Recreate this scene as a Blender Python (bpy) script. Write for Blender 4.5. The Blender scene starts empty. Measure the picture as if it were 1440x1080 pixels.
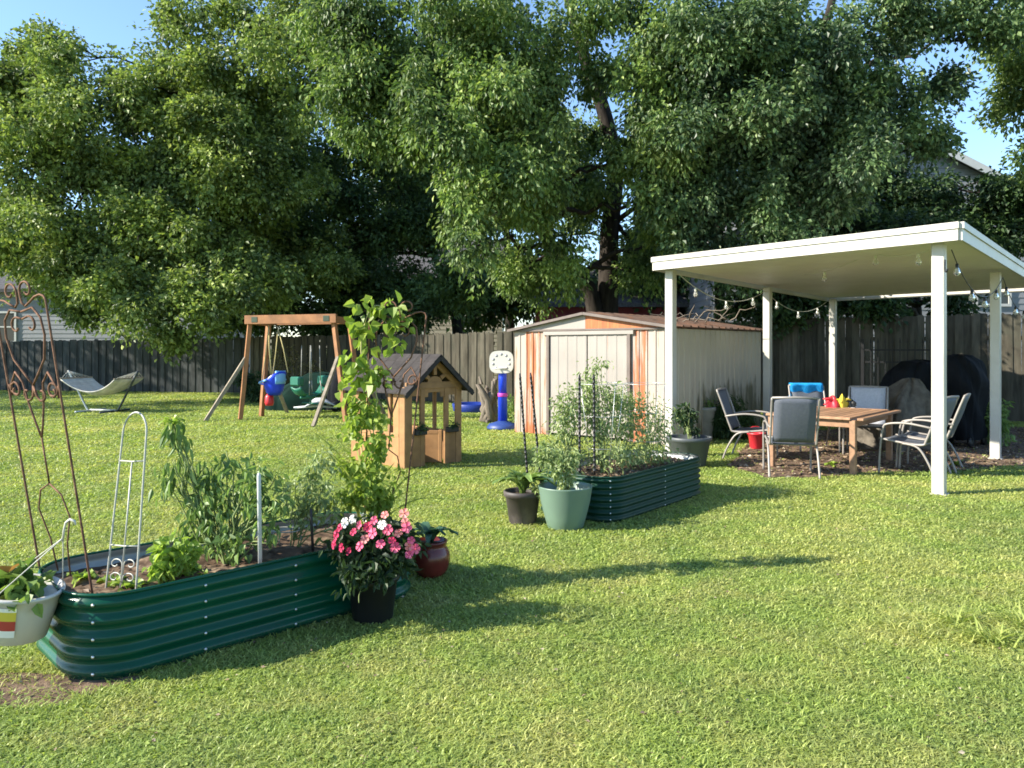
import bpy, math, random
import numpy as np
from mathutils import Vector, Matrix
R = math.radians
S = bpy.context.scene
COL = S.collection

# ------------------------------------------------------------------ camera, sky, sun
H, F, CX, CY = 1.55, 1082.0, 720.0, 490.0          # eye height, focal length (in photo px), principal column, horizon row
cd = bpy.data.cameras.new('camera'); cam = bpy.data.objects.new('camera', cd); COL.objects.link(cam)
cam.location = (0, 0, H); cam.rotation_euler = (R(90), 0, 0)
cd.sensor_width = 36; cd.lens = 36*F/1440; cd.shift_y = (CY-540)/1440.0
cd.clip_start = .05; cd.clip_end = 2000
S.camera = cam
SUN_EL, SUN_AZ = 31.0, 12.0                          # light travels along (cos az, sin az)
W = bpy.data.worlds.new('World'); S.world = W; W.use_nodes = True
wn = W.node_tree; sky = wn.nodes.new('ShaderNodeTexSky'); sky.sky_type = 'NISHITA'
sky.sun_disc = False; sky.sun_elevation = R(SUN_EL); sky.sun_rotation = R(270-SUN_AZ)
sky.air_density = 1.0; sky.dust_density = .25; sky.ozone_density = 4.0
wn.links.new(sky.outputs[0], wn.nodes['Background'].inputs[0]); wn.nodes['Background'].inputs[1].default_value = .11
sl = bpy.data.lights.new('sun', 'SUN'); sl.energy = 4.2; sl.angle = R(.55); sl.color = (1.0, .93, .80)
so = bpy.data.objects.new('sun', sl); COL.objects.link(so)
so.rotation_euler = Vector((math.cos(R(SUN_AZ))*math.cos(R(SUN_EL)), math.sin(R(SUN_AZ))*math.cos(R(SUN_EL)), -math.sin(R(SUN_EL)))).to_track_quat('-Z', 'Y').to_euler()
so.location = (-30, -6, 20)
S.view_settings.view_transform = 'Standard'; S.view_settings.look = 'None'
S.view_settings.exposure = 1.55; S.view_settings.gamma = 1.0
S.render.engine = 'CYCLES'; S.cycles.use_denoising = True
S.cycles.max_bounces = 6; S.cycles.transparent_max_bounces = 8; S.cycles.filter_width = 1.7

def G(px, py, z=0.0):                                # point of the photo that lies at height z
    y = (H-z)*F/(py-CY); return Vector(((px-CX)/F*y, y, z))
def Q(px, py, d):                                    # point of the photo at distance d
    return Vector(((px-CX)/F*d, d, H-(py-CY)/F*d))

# ------------------------------------------------------------------ materials
def _n(nt, t, **kw):
    n = nt.nodes.new(t)
    for k, v in kw.items(): setattr(n, k, v)
    return n
def newmat(name):
    m = bpy.data.materials.new(name); m.use_nodes = True
    return m, m.node_tree, m.node_tree.nodes['Principled BSDF']
def c4(c): return (c[0], c[1], c[2], 1)
def ramp(nt, fac, stops, interp='LINEAR'):
    r = _n(nt, 'ShaderNodeValToRGB'); r.color_ramp.interpolation = interp
    e = r.color_ramp.elements
    while len(e) < len(stops): e.new(.5)
    for i, (p, c) in enumerate(stops): e[i].position = p; e[i].color = c4(c) if len(c) == 3 else c
    nt.links.new(fac, r.inputs[0]); return r.outputs[0]
def coords(nt, scale=(1, 1, 1), kind='Object'):
    t = _n(nt, 'ShaderNodeTexCoord'); mp = _n(nt, 'ShaderNodeMapping'); mp.inputs['Scale'].default_value = scale
    nt.links.new(t.outputs[kind], mp.inputs[0]); return mp.outputs[0]
def noise(nt, vec, scale, detail=4, rough=.55):
    n = _n(nt, 'ShaderNodeTexNoise'); n.inputs['Scale'].default_value = scale; n.inputs['Detail'].default_value = detail
    n.inputs['Roughness'].default_value = rough
    nt.links.new(vec, n.inputs['Vector']); return n.outputs['Fac']
def mixc(nt, fac, a, b, mode='MIX'):
    m = _n(nt, 'ShaderNodeMix', data_type='RGBA', blend_type=mode)
    for s, v in ((0, fac), (6, a), (7, b)):
        if isinstance(v, (int, float)): m.inputs[s].default_value = v
        elif isinstance(v, tuple): m.inputs[s].default_value = c4(v)
        else: nt.links.new(v, m.inputs[s])
    return m.outputs[2]
def mth(nt, op, a, b=None):
    m = _n(nt, 'ShaderNodeMath', operation=op)
    for i, v in enumerate((a, b)):
        if v is None: continue
        if isinstance(v, (int, float)): m.inputs[i].default_value = v
        else: nt.links.new(v, m.inputs[i])
    return m.outputs[0]
def bump(nt, bs, fac, strength, dist=.01):
    b = _n(nt, 'ShaderNodeBump'); b.inputs['Strength'].default_value = strength; b.inputs['Distance'].default_value = dist
    nt.links.new(fac, b.inputs['Height']); nt.links.new(b.outputs[0], bs.inputs['Normal'])
def M(name, col, rough=.6, metal=0.0, var=.25, scale=6.0, stretch=(1, 1, 1), bmp=.15, island=0.0, dirt=None, dirt_amt=.5):
    m, nt, bs = newmat(name)
    v = coords(nt, stretch); f = noise(nt, v, scale, 5)
    lo = tuple(x*(1-var) for x in col); hi = tuple(min(1, x*(1+var)) for x in col)
    c = ramp(nt, f, [(.3, lo), (.7, hi)])
    if dirt:
        f2 = noise(nt, coords(nt), scale*.45+.7, 6, .65)
        k = ramp(nt, f2, [(.48, (0, 0, 0)), (.72, (dirt_amt,)*3)])
        c = mixc(nt, k, c, dirt)
    if island:
        g = _n(nt, 'ShaderNodeNewGeometry')
        k = ramp(nt, g.outputs['Random Per Island'], [(0, (1-island,)*3), (1, (1+island,)*3)])
        c = mixc(nt, 1.0, c, k, 'MULTIPLY')
    nt.links.new(c, bs.inputs['Base Color'])
    bs.inputs['Roughness'].default_value = rough; bs.inputs['Metallic'].default_value = metal
    if rough >= .75: bs.inputs['Specular IOR Level'].default_value = .12
    if bmp: bump(nt, bs, f, bmp)
    return m
def leafmat(name, a, b, c=None, rough=.5, trans=.28, tcol=1.5, patch=.42):
    m, nt, bs = newmat(name)
    g = _n(nt, 'ShaderNodeNewGeometry')
    st = [(0, a), (.85, b), (1, c)] if c else [(0, a), (1, b)]
    col = ramp(nt, g.outputs['Random Per Island'], st)
    f = noise(nt, coords(nt), 1.0, 3)
    col = mixc(nt, 1.0, col, ramp(nt, f, [(.36, (1-patch*1.1, 1-patch, 1-patch*.7)), (.64, (1+patch*1.25, 1+patch*1.1, 1+patch*.8))]), 'MULTIPLY')
    nt.links.new(col, bs.inputs['Base Color']); bs.inputs['Roughness'].default_value = rough
    bs.inputs['Specular IOR Level'].default_value = .35
    tr = _n(nt, 'ShaderNodeBsdfTranslucent'); nt.links.new(mixc(nt, 1.0, col, (tcol, tcol*1.05, tcol*.65), 'MULTIPLY'), tr.inputs[0])
    mx = _n(nt, 'ShaderNodeMixShader'); mx.inputs[0].default_value = trans
    nt.links.new(bs.outputs[0], mx.inputs[1]); nt.links.new(tr.outputs[0], mx.inputs[2])
    nt.links.new(mx.outputs[0], nt.nodes['Material Output'].inputs[0])
    return m

# ------------------------------------------------------------------ mesh building
class MB:
    def __init__(self): self.v = []; self.f = []; self.sm = []
    def add(self, vs, fs, smooth=False):
        o = len(self.v); self.v += [tuple(p) for p in vs]
        for f in fs: self.f.append(tuple(i+o for i in f)); self.sm.append(smooth)
        return self
    def box(self, x0, x1, y0, y1, z0, z1, mat=None, bev=0.0):
        b = min(bev, .45*min(abs(x1-x0), abs(y1-y0), abs(z1-z0)))
        if b <= 0:
            vs = [Vector((x, y, z)) for z in (z0, z1) for y in (y0, y1) for x in (x0, x1)]
            fs = [(0, 2, 3, 1), (4, 5, 7, 6), (0, 1, 5, 4), (2, 6, 7, 3), (0, 4, 6, 2), (1, 3, 7, 5)]
        else:
            vs = []; idx = {}
            for sx in (0, 1):
                for sy in (0, 1):
                    for sz in (0, 1):
                        for ax in range(3):
                            p = [(x0, x1)[sx], (y0, y1)[sy], (z0, z1)[sz]]
                            s = [(1, -1)[sx], (1, -1)[sy], (1, -1)[sz]]
                            for k in range(3):
                                if k != ax: p[k] += b*s[k]
                            idx[(sx, sy, sz, ax)] = len(vs); vs.append(Vector(p))
            fs = []
            I = lambda a, b_, c, ax: idx[(a, b_, c, ax)]
            for s in (0, 1):
                q = [I(s, 0, 0, 0), I(s, 1, 0, 0), I(s, 1, 1, 0), I(s, 0, 1, 0)]; fs.append(tuple(q if s else q[::-1]))
                q = [I(0, s, 0, 1), I(0, s, 1, 1), I(1, s, 1, 1), I(1, s, 0, 1)]; fs.append(tuple(q if s else q[::-1]))
                q = [I(0, 0, s, 2), I(1, 0, s, 2), I(1, 1, s, 2), I(0, 1, s, 2)]; fs.append(tuple(q if s else q[::-1]))
            for a in (0, 1):
                for c in (0, 1):
                    fs.append((I(0, a, c, 1), I(1, a, c, 1), I(1, a, c, 2), I(0, a, c, 2)))
                    fs.append((I(a, 0, c, 0), I(a, 1, c, 0), I(a, 1, c, 2), I(a, 0, c, 2)))
                    fs.append((I(a, c, 0, 0), I(a, c, 1, 0), I(a, c, 1, 1), I(a, c, 0, 1)))
            for a in (0, 1):
                for c in (0, 1):
                    for d in (0, 1): fs.append((I(a, c, d, 0), I(a, c, d, 1), I(a, c, d, 2)))
        if mat is not None: vs = [mat @ p for p in vs]
        return self.add(vs, fs)
    def bar(self, p, q, w, h, bev=.004, roll=0.0):    # square-section timber from p to q
        p, q = Vector(p), Vector(q); d = q-p; L = d.length
        m = Matrix.Translation(p) @ d.to_track_quat('X', 'Z').to_matrix().to_4x4() @ Matrix.Rotation(roll, 4, 'X')
        return self.box(0, L, -w/2, w/2, -h/2, h/2, m, bev)
    def tube(self, pts, r, n=8, cap=True):
        pts = [Vector(p) for p in pts]; rs = r if isinstance(r, (list, tuple)) else [r]*len(pts)
        vs = []; fs = []; up = None
        for i, p in enumerate(pts):
            d = (pts[min(i+1, len(pts)-1)]-pts[max(i-1, 0)])
            d = d.normalized() if d.length > 1e-9 else Vector((0, 0, 1))
            if up is None: up = d.orthogonal().normalized()
            up = (up-d*up.dot(d)); up = up.normalized() if up.length > 1e-6 else d.orthogonal().normalized()
            s = d.cross(up)
            for k in range(n):
                a = 2*math.pi*k/n; vs.append(p+(up*math.cos(a)+s*math.sin(a))*rs[i])
        for i in range(len(pts)-1):
            for k in range(n): fs.append((i*n+k, i*n+(k+1) % n, (i+1)*n+(k+1) % n, (i+1)*n+k))
        if cap: fs.append(tuple(range(n))[::-1]); fs.append(tuple((len(pts)-1)*n+k for k in range(n)))
        return self.add(vs, fs, True)
    def lathe(self, prof, n=32, c=(0, 0, 0), sq=None):   # profile of (radius, z)
        vs = []; fs = []; c = Vector(c)
        for r, z in prof:
            for k in range(n):
                a = 2*math.pi*k/n; vs.append(c+Vector((r*math.cos(a), r*math.sin(a), z)))
        for i in range(len(prof)-1):
            for k in range(n): fs.append((i*n+k, i*n+(k+1) % n, (i+1)*n+(k+1) % n, (i+1)*n+k))
        if prof[0][0] > 1e-6: fs.append(tuple(range(n))[::-1])
        if prof[-1][0] > 1e-6: fs.append(tuple((len(prof)-1)*n+k for k in range(n)))
        return self.add(vs, fs, True)
    def grid(self, fn, nu, nv, smooth=True, closed=False):
        vs = [fn(i/(nu if closed else nu-1), j/(nv-1)) for i in range(nu) for j in range(nv)]
        fs = [(i*nv+j, ((i+1) % nu)*nv+j, ((i+1) % nu)*nv+j+1, i*nv+j+1) for i in range(nu if closed else nu-1) for j in range(nv-1)]
        return self.add(vs, fs, smooth)
    def prism(self, poly, dv, smooth=False):          # polygon extruded by the vector dv
        n = len(poly); a = [Vector(p) for p in poly]; dv = Vector(dv)
        fs = [tuple(range(n))[::-1], tuple(n+i for i in range(n))]+[(i, (i+1) % n, n+(i+1) % n, n+i) for i in range(n)]
        return self.add(a+[p+dv for p in a], fs, smooth)
    def build(self, name, mat, parent=None, world=False, thick=0.0, subd=0):
        me = bpy.data.meshes.new(name)
        off = parent.location if (parent is not None and world) else Vector((0, 0, 0))
        me.from_pydata([(p[0]-off[0], p[1]-off[1], p[2]-off[2]) for p in self.v], [], self.f)
        me.polygons.foreach_set('use_smooth', self.sm); me.materials.append(mat); me.update()
        o = bpy.data.objects.new(name, me); COL.objects.link(o)
        if parent is not None: o.parent = parent
        if thick:
            md = o.modifiers.new('thickness', 'SOLIDIFY'); md.thickness = thick; md.offset = 0
        if subd:
            md = o.modifiers.new('smooth', 'SUBSURF'); md.levels = md.render_levels = subd
        return o
def fast_mesh(name, V, Fc, mat, parent=None, world=False, smooth=False):   # big meshes from arrays
    V = np.asarray(V, dtype=np.float32); Fc = np.asarray(Fc, dtype=np.int32)
    if parent is not None and world: V = V-np.array(parent.location, dtype=np.float32)
    me = bpy.data.meshes.new(name); k = Fc.shape[1]
    me.vertices.add(len(V)); me.vertices.foreach_set('co', V.ravel())
    me.loops.add(Fc.size); me.loops.foreach_set('vertex_index', Fc.ravel())
    me.polygons.add(len(Fc)); me.polygons.foreach_set('loop_start', np.arange(0, Fc.size, k, dtype=np.int32))
    me.polygons.foreach_set('use_smooth', np.full(len(Fc), smooth)); me.materials.append(mat)
    me.update(calc_edges=True)
    o = bpy.data.objects.new(name, me); COL.objects.link(o)
    if parent is not None: o.parent = parent
    return o
def tag(o, label, cat, group=None):
    o['label'] = label; o['category'] = cat
    if group: o['group'] = group
    return o
def thing(name, label, cat, loc=(0, 0, 0), rotz=0.0, group=None):
    o = bpy.data.objects.new(name, None); COL.objects.link(o); o.empty_display_size = .1
    o.location = loc; o.rotation_euler = (0, 0, rotz); return tag(o, label, cat, group)
def struct(o, kind='structure'): o['kind'] = kind; return o
def copy_tree(o, parent=None):
    c = o.copy(); COL.objects.link(c)
    if parent is not None: c.parent = parent
    for ch in list(o.children): copy_tree(ch, c)
    return c
def catmull(pts, n=6):
    pts = [Vector(p) for p in pts]; out = []
    for i in range(len(pts)-1):
        p0, p1, p2, p3 = pts[max(i-1, 0)], pts[i], pts[i+1], pts[min(i+2, len(pts)-1)]
        for k in range(n):
            t = k/n
            out.append(.5*((2*p1)+(p2-p0)*t+(2*p0-5*p1+4*p2-p3)*t*t+(3*p1-p0-3*p2+p3)*t**3))
    out.append(pts[-1]); return out

# ---- leaves
def unit(a): return a/np.maximum(np.linalg.norm(a, axis=1, keepdims=True), 1e-9)
def leaves(P, A, N, L, Wd, fold=.25, six=False):
    """leaf blades at P along axis A, facing N; L, Wd arrays of length and width"""
    A = unit(A); Sd = unit(np.cross(A, N)); N2 = np.cross(Sd, A)
    L = L[:, None]; Wd = Wd[:, None]; n = len(P)
    if six:
        up = N2*Wd*fold
        vs = np.stack([P, P+A*L*.28+Sd*Wd*.5+up, P+A*L*.65+Sd*Wd*.38+up*.7-N2*L*.06, P+A*L-N2*L*.22,
                       P+A*L*.65-Sd*Wd*.38+up*.7-N2*L*.06, P+A*L*.28-Sd*Wd*.5+up], 1).reshape(-1, 3)
        b = np.arange(n)[:, None]*6
        fs = np.concatenate([b+np.array([[0, 1, 2, 3]]), b+np.array([[0, 3, 4, 5]])], 0)
    else:
        up = N2*Wd*fold
        vs = np.stack([P, P+A*L*.45+Sd*Wd*.5+up, P+A*L, P+A*L*.45-Sd*Wd*.5+up], 1).reshape(-1, 3)
        b = np.arange(n)[:, None]*4
        fs = b+np.array([[0, 1, 2, 3]])
    return vs, fs
def crown_points(lobes, rng, clump_r, per_clump, clumps_per_m2, droop=0.5, zst=.8, shell=.55, sub=0):
    P = []; A = []; N = []
    if sub:                                           # break every mass up into smaller ones with gaps between
        lb = []
        for c, r in lobes:
            c = np.array(c, float); r = np.array(r, float)
            d = unit(rng.normal(size=(sub, 3)))
            for k in range(sub): lb.append((c+d[k]*r*(.5+.62*rng.random()), r*(.20+.28*rng.random())*np.array([1.1, 1.1, .8])))
            lb.append((c, r*.45))
        lobes = lb
    for c, r in lobes:
        c = np.array(c, float); r = np.array(r, float)
        area = 4*math.pi*((r[0]*r[2])**.8+(r[0]*r[1])**.8+(r[1]*r[2])**.8)/3
        nc = max(4, int(area*clumps_per_m2))
        d = unit(rng.normal(size=(nc, 3))); rad = shell+(1.06-shell)*rng.random((nc, 1))**.7
        cc = c+d*r*rad
        for i in range(nc):
            k = int(per_clump*(.5+rng.random()))
            cr = clump_r*(.6+.8*rng.random())
            q = rng.normal(size=(k, 3))*np.array([cr*.55, cr*.55, cr*.55*zst])
            P.append(cc[i]+q)
            out = unit(q+d[i]*cr*.6)
            ax = out*.8+rng.normal(size=(k, 3))*.5+np.array([0, 0, -droop]); A.append(ax)
            N.append(d[i]*.6+np.array([0, 0, .7])+rng.normal(size=(k, 3))*.55)
    return np.concatenate(P), np.concatenate(A), np.concatenate(N)
def foliage(name, lobes, mat, seed, parent, leaf=.15, clump_r=.6, per=40, dens=.6, droop=.5, zst=.8, shell=.55, aspect=.6, six=False, cut=None, sub=0):
    rng = np.random.default_rng(seed)
    P, A, N = crown_points(lobes, rng, clump_r, per, dens, droop, zst, shell, sub)
    if sub:                                           # loose sprigs standing out of every mass
        for c, r in lobes:
            c = np.array(c, float); r = np.array(r, float)
            for _ in range(5):
                d = unit(rng.normal(size=(1, 3))+np.array([[0, 0, .35]]))[0]; k = int(16+14*rng.random()); t = rng.random((k, 1))
                q = c+d*r*(.8+t*(.35+.45*rng.random()))+np.array([0, 0, -.18])*t*t+rng.normal(size=(k, 3))*.075
                P = np.concatenate([P, q]); A = np.concatenate([A, d*.7+rng.normal(size=(k, 3))*.6+np.array([0, 0, -.3])]); N = np.concatenate([N, np.array([0, 0, 1])+rng.normal(size=(k, 3))*.5])
    if cut is not None:
        k = cut(P); P, A, N = P[k], A[k], N[k]
    L = leaf*(.65+.7*rng.random(len(P)))
    V, Fc = leaves(P, A, N, L, L*aspect*(.8+.4*rng.random(len(P))), .25, six)
    return fast_mesh(name, V, Fc, mat, parent, True)
def LP(px, py, d, rx, ry, rd=None):                   # a crown lobe: place and half-widths as seen, then made real
    s = d/F; return (tuple(Q(px, py, d)), (rx*s, (rd if rd else (rx+ry)*.5*s), ry*s))
def wob(p, q, rng, n=6, amp=.12):
    p, q = Vector(p), Vector(q); L = (q-p).length; out = []
    for i in range(n+1):
        t = i/n; e = math.sin(math.pi*t)
        out.append(p.lerp(q, t)+Vector(rng.normal(size=3))*amp*L*.3*e+Vector((0, 0, amp*L*e*.5)))
    return out

# ------------------------------------------------------------------ shared materials
m_bark = M('bark', (.036, .03, .025), .9, var=.5, scale=3, stretch=(4, 4, .8), bmp=.8)
m_bark_d = M('dark_bark', (.03, .026, .022), .9, var=.5, scale=3, stretch=(4, 4, .8), bmp=.8)
m_leaf_olive = leafmat('olive_leaf', (.08, .125, .03), (.22, .29, .075), (.36, .40, .15))
m_leaf_green = leafmat('green_leaf', (.055, .105, .028), (.17, .245, .066), (.29, .35, .125))
m_leaf_deep = leafmat('deep_leaf', (.032, .07, .028), (.105, .165, .062), (.21, .265, .12), rough=.42)
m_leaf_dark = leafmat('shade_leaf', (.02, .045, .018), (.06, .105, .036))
m_plant = leafmat('garden_leaf', (.09, .155, .045), (.22, .32, .095), rough=.45, patch=.1)
m_tomato = leafmat('tomato_leaf', (.15, .205, .075), (.32, .39, .16), (.46, .50, .30), patch=.1)
m_lettuce = leafmat('lettuce_leaf', (.17, .27, .04), (.32, .42, .08), rough=.4, trans=.4, patch=.1)
m_vine = leafmat('vine_leaf', (.15, .235, .03), (.32, .40, .075), rough=.45, trans=.45, tcol=1.3, patch=.1)
m_stem = M('green_stem', (.16, .21, .06), .6, var=.3, bmp=0)
m_straw = M('straw_stem', (.42, .40, .16), .6, var=.3, bmp=0)
m_white = M('white_painted_metal', (.47, .45, .40), .45, var=.05, scale=2, bmp=.03, dirt=(.33, .30, .23), dirt_amt=.5)
m_black = M('black_plastic', (.009, .0095, .01), .5, var=.2, bmp=.05)
m_iron = M('black_iron', (.012, .012, .013), .5, .3, bmp=.1)
m_cedar = M('cedar_timber', (.33, .145, .055), .65, var=.28, scale=5, stretch=(1, 1, 1), bmp=.2, island=.18)
m_playwood = M('playhouse_timber', (.31, .16, .062), .65, var=.2, scale=7, bmp=.15, island=.12)
m_weather = M('weathered_timber', (.30, .25, .19), .85, var=.3, scale=6, bmp=.3, island=.2)

# ------------------------------------------------------------------ ground
def grass_mat(name, blade):
    m, nt, bs = newmat(name)
    v = coords(nt)
    big = noise(nt, v, .55, 4, .6); mid = noise(nt, v, 2.6, 4, .6)
    base = ramp(nt, big, [(.32, (.235, .32, .08)), (.5, (.34, .415, .105)), (.66, (.46, .47, .155))])
    c = mixc(nt, ramp(nt, mid, [(.42, (0, 0, 0)), (.7, (.62,)*3)]), base, (.50, .45, .19))
    c = mixc(nt, ramp(nt, noise(nt, v, 1.3, 3), [(.52, (0, 0, 0)), (.7, (.55,)*3)]), c, (.20, .30, .07))
    if blade:
        g = _n(nt, 'ShaderNodeNewGeometry')
        k = ramp(nt, g.outputs['Random Per Island'], [(0, (.55, .62, .55)), (.5, (.98, 1.0, .95)), (.92, (1.25, 1.22, 1.15)), (1, (1.5, 1.4, 1.6))])
        c = mixc(nt, 1.0, c, k, 'MULTIPLY')
        nt.links.new(c, bs.inputs['Base Color']); bs.inputs['Roughness'].default_value = .5
        tr = _n(nt, 'ShaderNodeBsdfTranslucent'); nt.links.new(mixc(nt, 1.0, c, (1.35, 1.4, .7), 'MULTIPLY'), tr.inputs[0])
        mx = _n(nt, 'ShaderNodeMixShader'); mx.inputs[0].default_value = .4
        nt.links.new(bs.outputs[0], mx.inputs[1]); nt.links.new(tr.outputs[0], mx.inputs[2])
        nt.links.new(mx.outputs[0], nt.nodes['Material Output'].inputs[0])
    else:
        f = noise(nt, v, 45, 6, .7)
        c = mixc(nt, 1.0, c, ramp(nt, f, [(.3, (.32, .42, .25)), (.7, (.8, .85, .65))]), 'MULTIPLY')
        c = mixc(nt, ramp(nt, noise(nt, v, 9, 4), [(.55, (0, 0, 0)), (.72, (.5,)*3)]), c, (.17, .12, .06))
        nt.links.new(c, bs.inputs['Base Color']); bs.inputs['Roughness'].default_value = .9
        bump(nt, bs, f, .9, .03)
    return m
m_turf = grass_mat('turf', False); m_blade = grass_mat('grass_blade', True)
struct(MB().add([(-900, -100, 0), (900, -100, 0), (900, 1500, 0), (-900, 1500, 0)], [(0, 1, 2, 3)]).build('ground', m_turf))

# bare earth under the patio cover
def dirt_mat():
    m, nt, bs = newmat('bare_earth'); v = coords(nt); f = noise(nt, v, 9, 7, .7)
    c = ramp(nt, f, [(.3, (.05, .03, .02)), (.5, (.13, .08, .048)), (.68, (.25, .175, .11))])
    nt.links.new(c, bs.inputs['Base Color']); bs.inputs['Roughness'].default_value = .95; bump(nt, bs, f, 1.0, .04); return m
m_dirt = dirt_mat()
DIRT = [G(1025, 655), G(1075, 672), G(1140, 672), G(1230, 664), G(1330, 664), G(1420, 655), G(1520, 660), G(1640, 640), G(1500, 605), G(1390, 598), G(1240, 598), G(1100, 610), G(1050, 625)]
rg = random.Random(4); pts = []
for i, p in enumerate(DIRT):
    q = DIRT[(i+1) % len(DIRT)]
    for k in range(5):
        t = p.lerp(q, k/5); pts.append((t.x+rg.uniform(-.09, .09), t.y+rg.uniform(-.09, .09), .004))
struct(MB().add(pts, [tuple(range(len(pts)))]).build('dirt_patch', m_dirt))
bare = []
for k in range(36):
    a = 2*math.pi*k/36; r = .26*(1+.3*math.sin(3*a)+rg.uniform(-.15, .15)); bare.append((-2.12+r*1.3*math.cos(a), 3.52+r*.62*math.sin(a), .004))
struct(MB().add(bare, [tuple(range(36))]).build('bare_soil', m_dirt))

def in_poly(x, y, poly):
    ins = np.zeros(len(x), bool); n = len(poly)
    for i in range(n):
        x1, y1 = poly[i][0], poly[i][1]; x2, y2 = poly[(i+1) % n][0], poly[(i+1) % n][1]
        c = ((y1 > y) != (y2 > y)) & (x < (x2-x1)*(y-y1)/((y2-y1)+1e-12)+x1)
        ins ^= c
    return ins
# the two raised beds and the shed: frames shared by several builders
B1C, B1A, B1L, B1W = Vector((-1.56, 4.48, 0)), R(45), 2.0, .88
B2C, B2A, B2L, B2W = Vector((1.14, 7.77, 0)), R(51), 1.95, .88
def bedpt(c, a, s, t, z=0.0): return Vector((c.x+s*math.cos(a)-t*math.sin(a), c.y+s*math.sin(a)+t*math.cos(a), z))
def bed_poly(c, a, L, Wd): return [bedpt(c, a, s*L/2, t*Wd/2) for s, t in ((-1, -1), (1, -1), (1, 1), (-1, 1))]
SH0 = Vector((.05, 14.3, 0)); SHA = R(-39.7); SHL, SHD = 3.28, 3.5
def shp(x, y): return Vector((SH0.x+x*math.cos(SHA)-y*math.sin(SHA), SH0.y+x*math.sin(SHA)+y*math.cos(SHA), 0))

def lawn():
    rng = np.random.default_rng(11); N = 1150000
    u = rng.random(N); d0, d1 = 2.35, 29.0
    d = d0*(d1/d0)**(u**1.12)                        # dense near, thinner far
    x = (rng.random(N)*2-1)*(.9*d+1.2); y = d
    keep = np.ones(N, bool)
    for poly in (bed_poly(B1C, B1A, B1L*.97, B1W*.96), bed_poly(B2C, B2A, B2L*.97, B2W*.96), [shp(0, 0), shp(SHL, 0), shp(SHL, SHD), shp(0, SHD)]):
        keep &= ~in_poly(x, y, poly)
    thin = in_poly(x, y, DIRT) & (rng.random(N) > .035); keep &= ~thin
    thin = in_poly(x, y, bare) & (rng.random(N) > .12); keep &= ~thin
    x, y, d = x[keep], y[keep], d[keep]; n = len(x)
    tall = .018+.022*rng.random(n)
    patch = np.sin(x*1.7+1.3*np.sin(y*1.1))*np.sin(y*2.1+.8*np.sin(x*2.3))
    tall *= 1+.25*patch
    clump = (np.hypot((x-2.5)/.42, (y-4.25)/.26) < 1) & (rng.random(n) < .5); tall[clump] *= 2.1
    tall *= np.clip(1+.025*(d-6), 1, 1.5)
    wd = (.0036+.0046*rng.random(n))*np.clip(d/4.4, .85, 3.2)
    az = rng.random(n)*2*math.pi; lean = .5+1.7*rng.random(n)
    P = np.stack([x, y, np.zeros(n)], 1)
    D = np.stack([np.cos(az)*lean, np.sin(az)*lean, np.ones(n)], 1); D = unit(D)
    b = az+math.pi/2+rng.normal(size=n)*.5; Sd = np.stack([np.cos(b), np.sin(b), np.zeros(n)], 1)
    T = tall[:, None]; Wd = wd[:, None]
    bend = np.stack([np.cos(az), np.sin(az), -np.ones(n)*.45], 1)*T*.3
    mid = P+D*T*.6; tip = P+D*T+bend
    V = np.stack([P-Sd*Wd*.4, P+Sd*Wd*.4, mid+Sd*Wd*.5, mid-Sd*Wd*.5, tip+Sd*Wd*.12, tip-Sd*Wd*.12], 1).reshape(-1, 3)
    k = np.arange(n)[:, None]*6
    Fc = np.concatenate([k+np.array([[0, 1, 2, 3]]), k+np.array([[3, 2, 4, 5]])], 0)
    o = fast_mesh('grass', V, Fc, m_blade); struct(o, 'stuff')
    o['label'] = 'short mown lawn grass with yellowing patches'
lawn()

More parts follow.
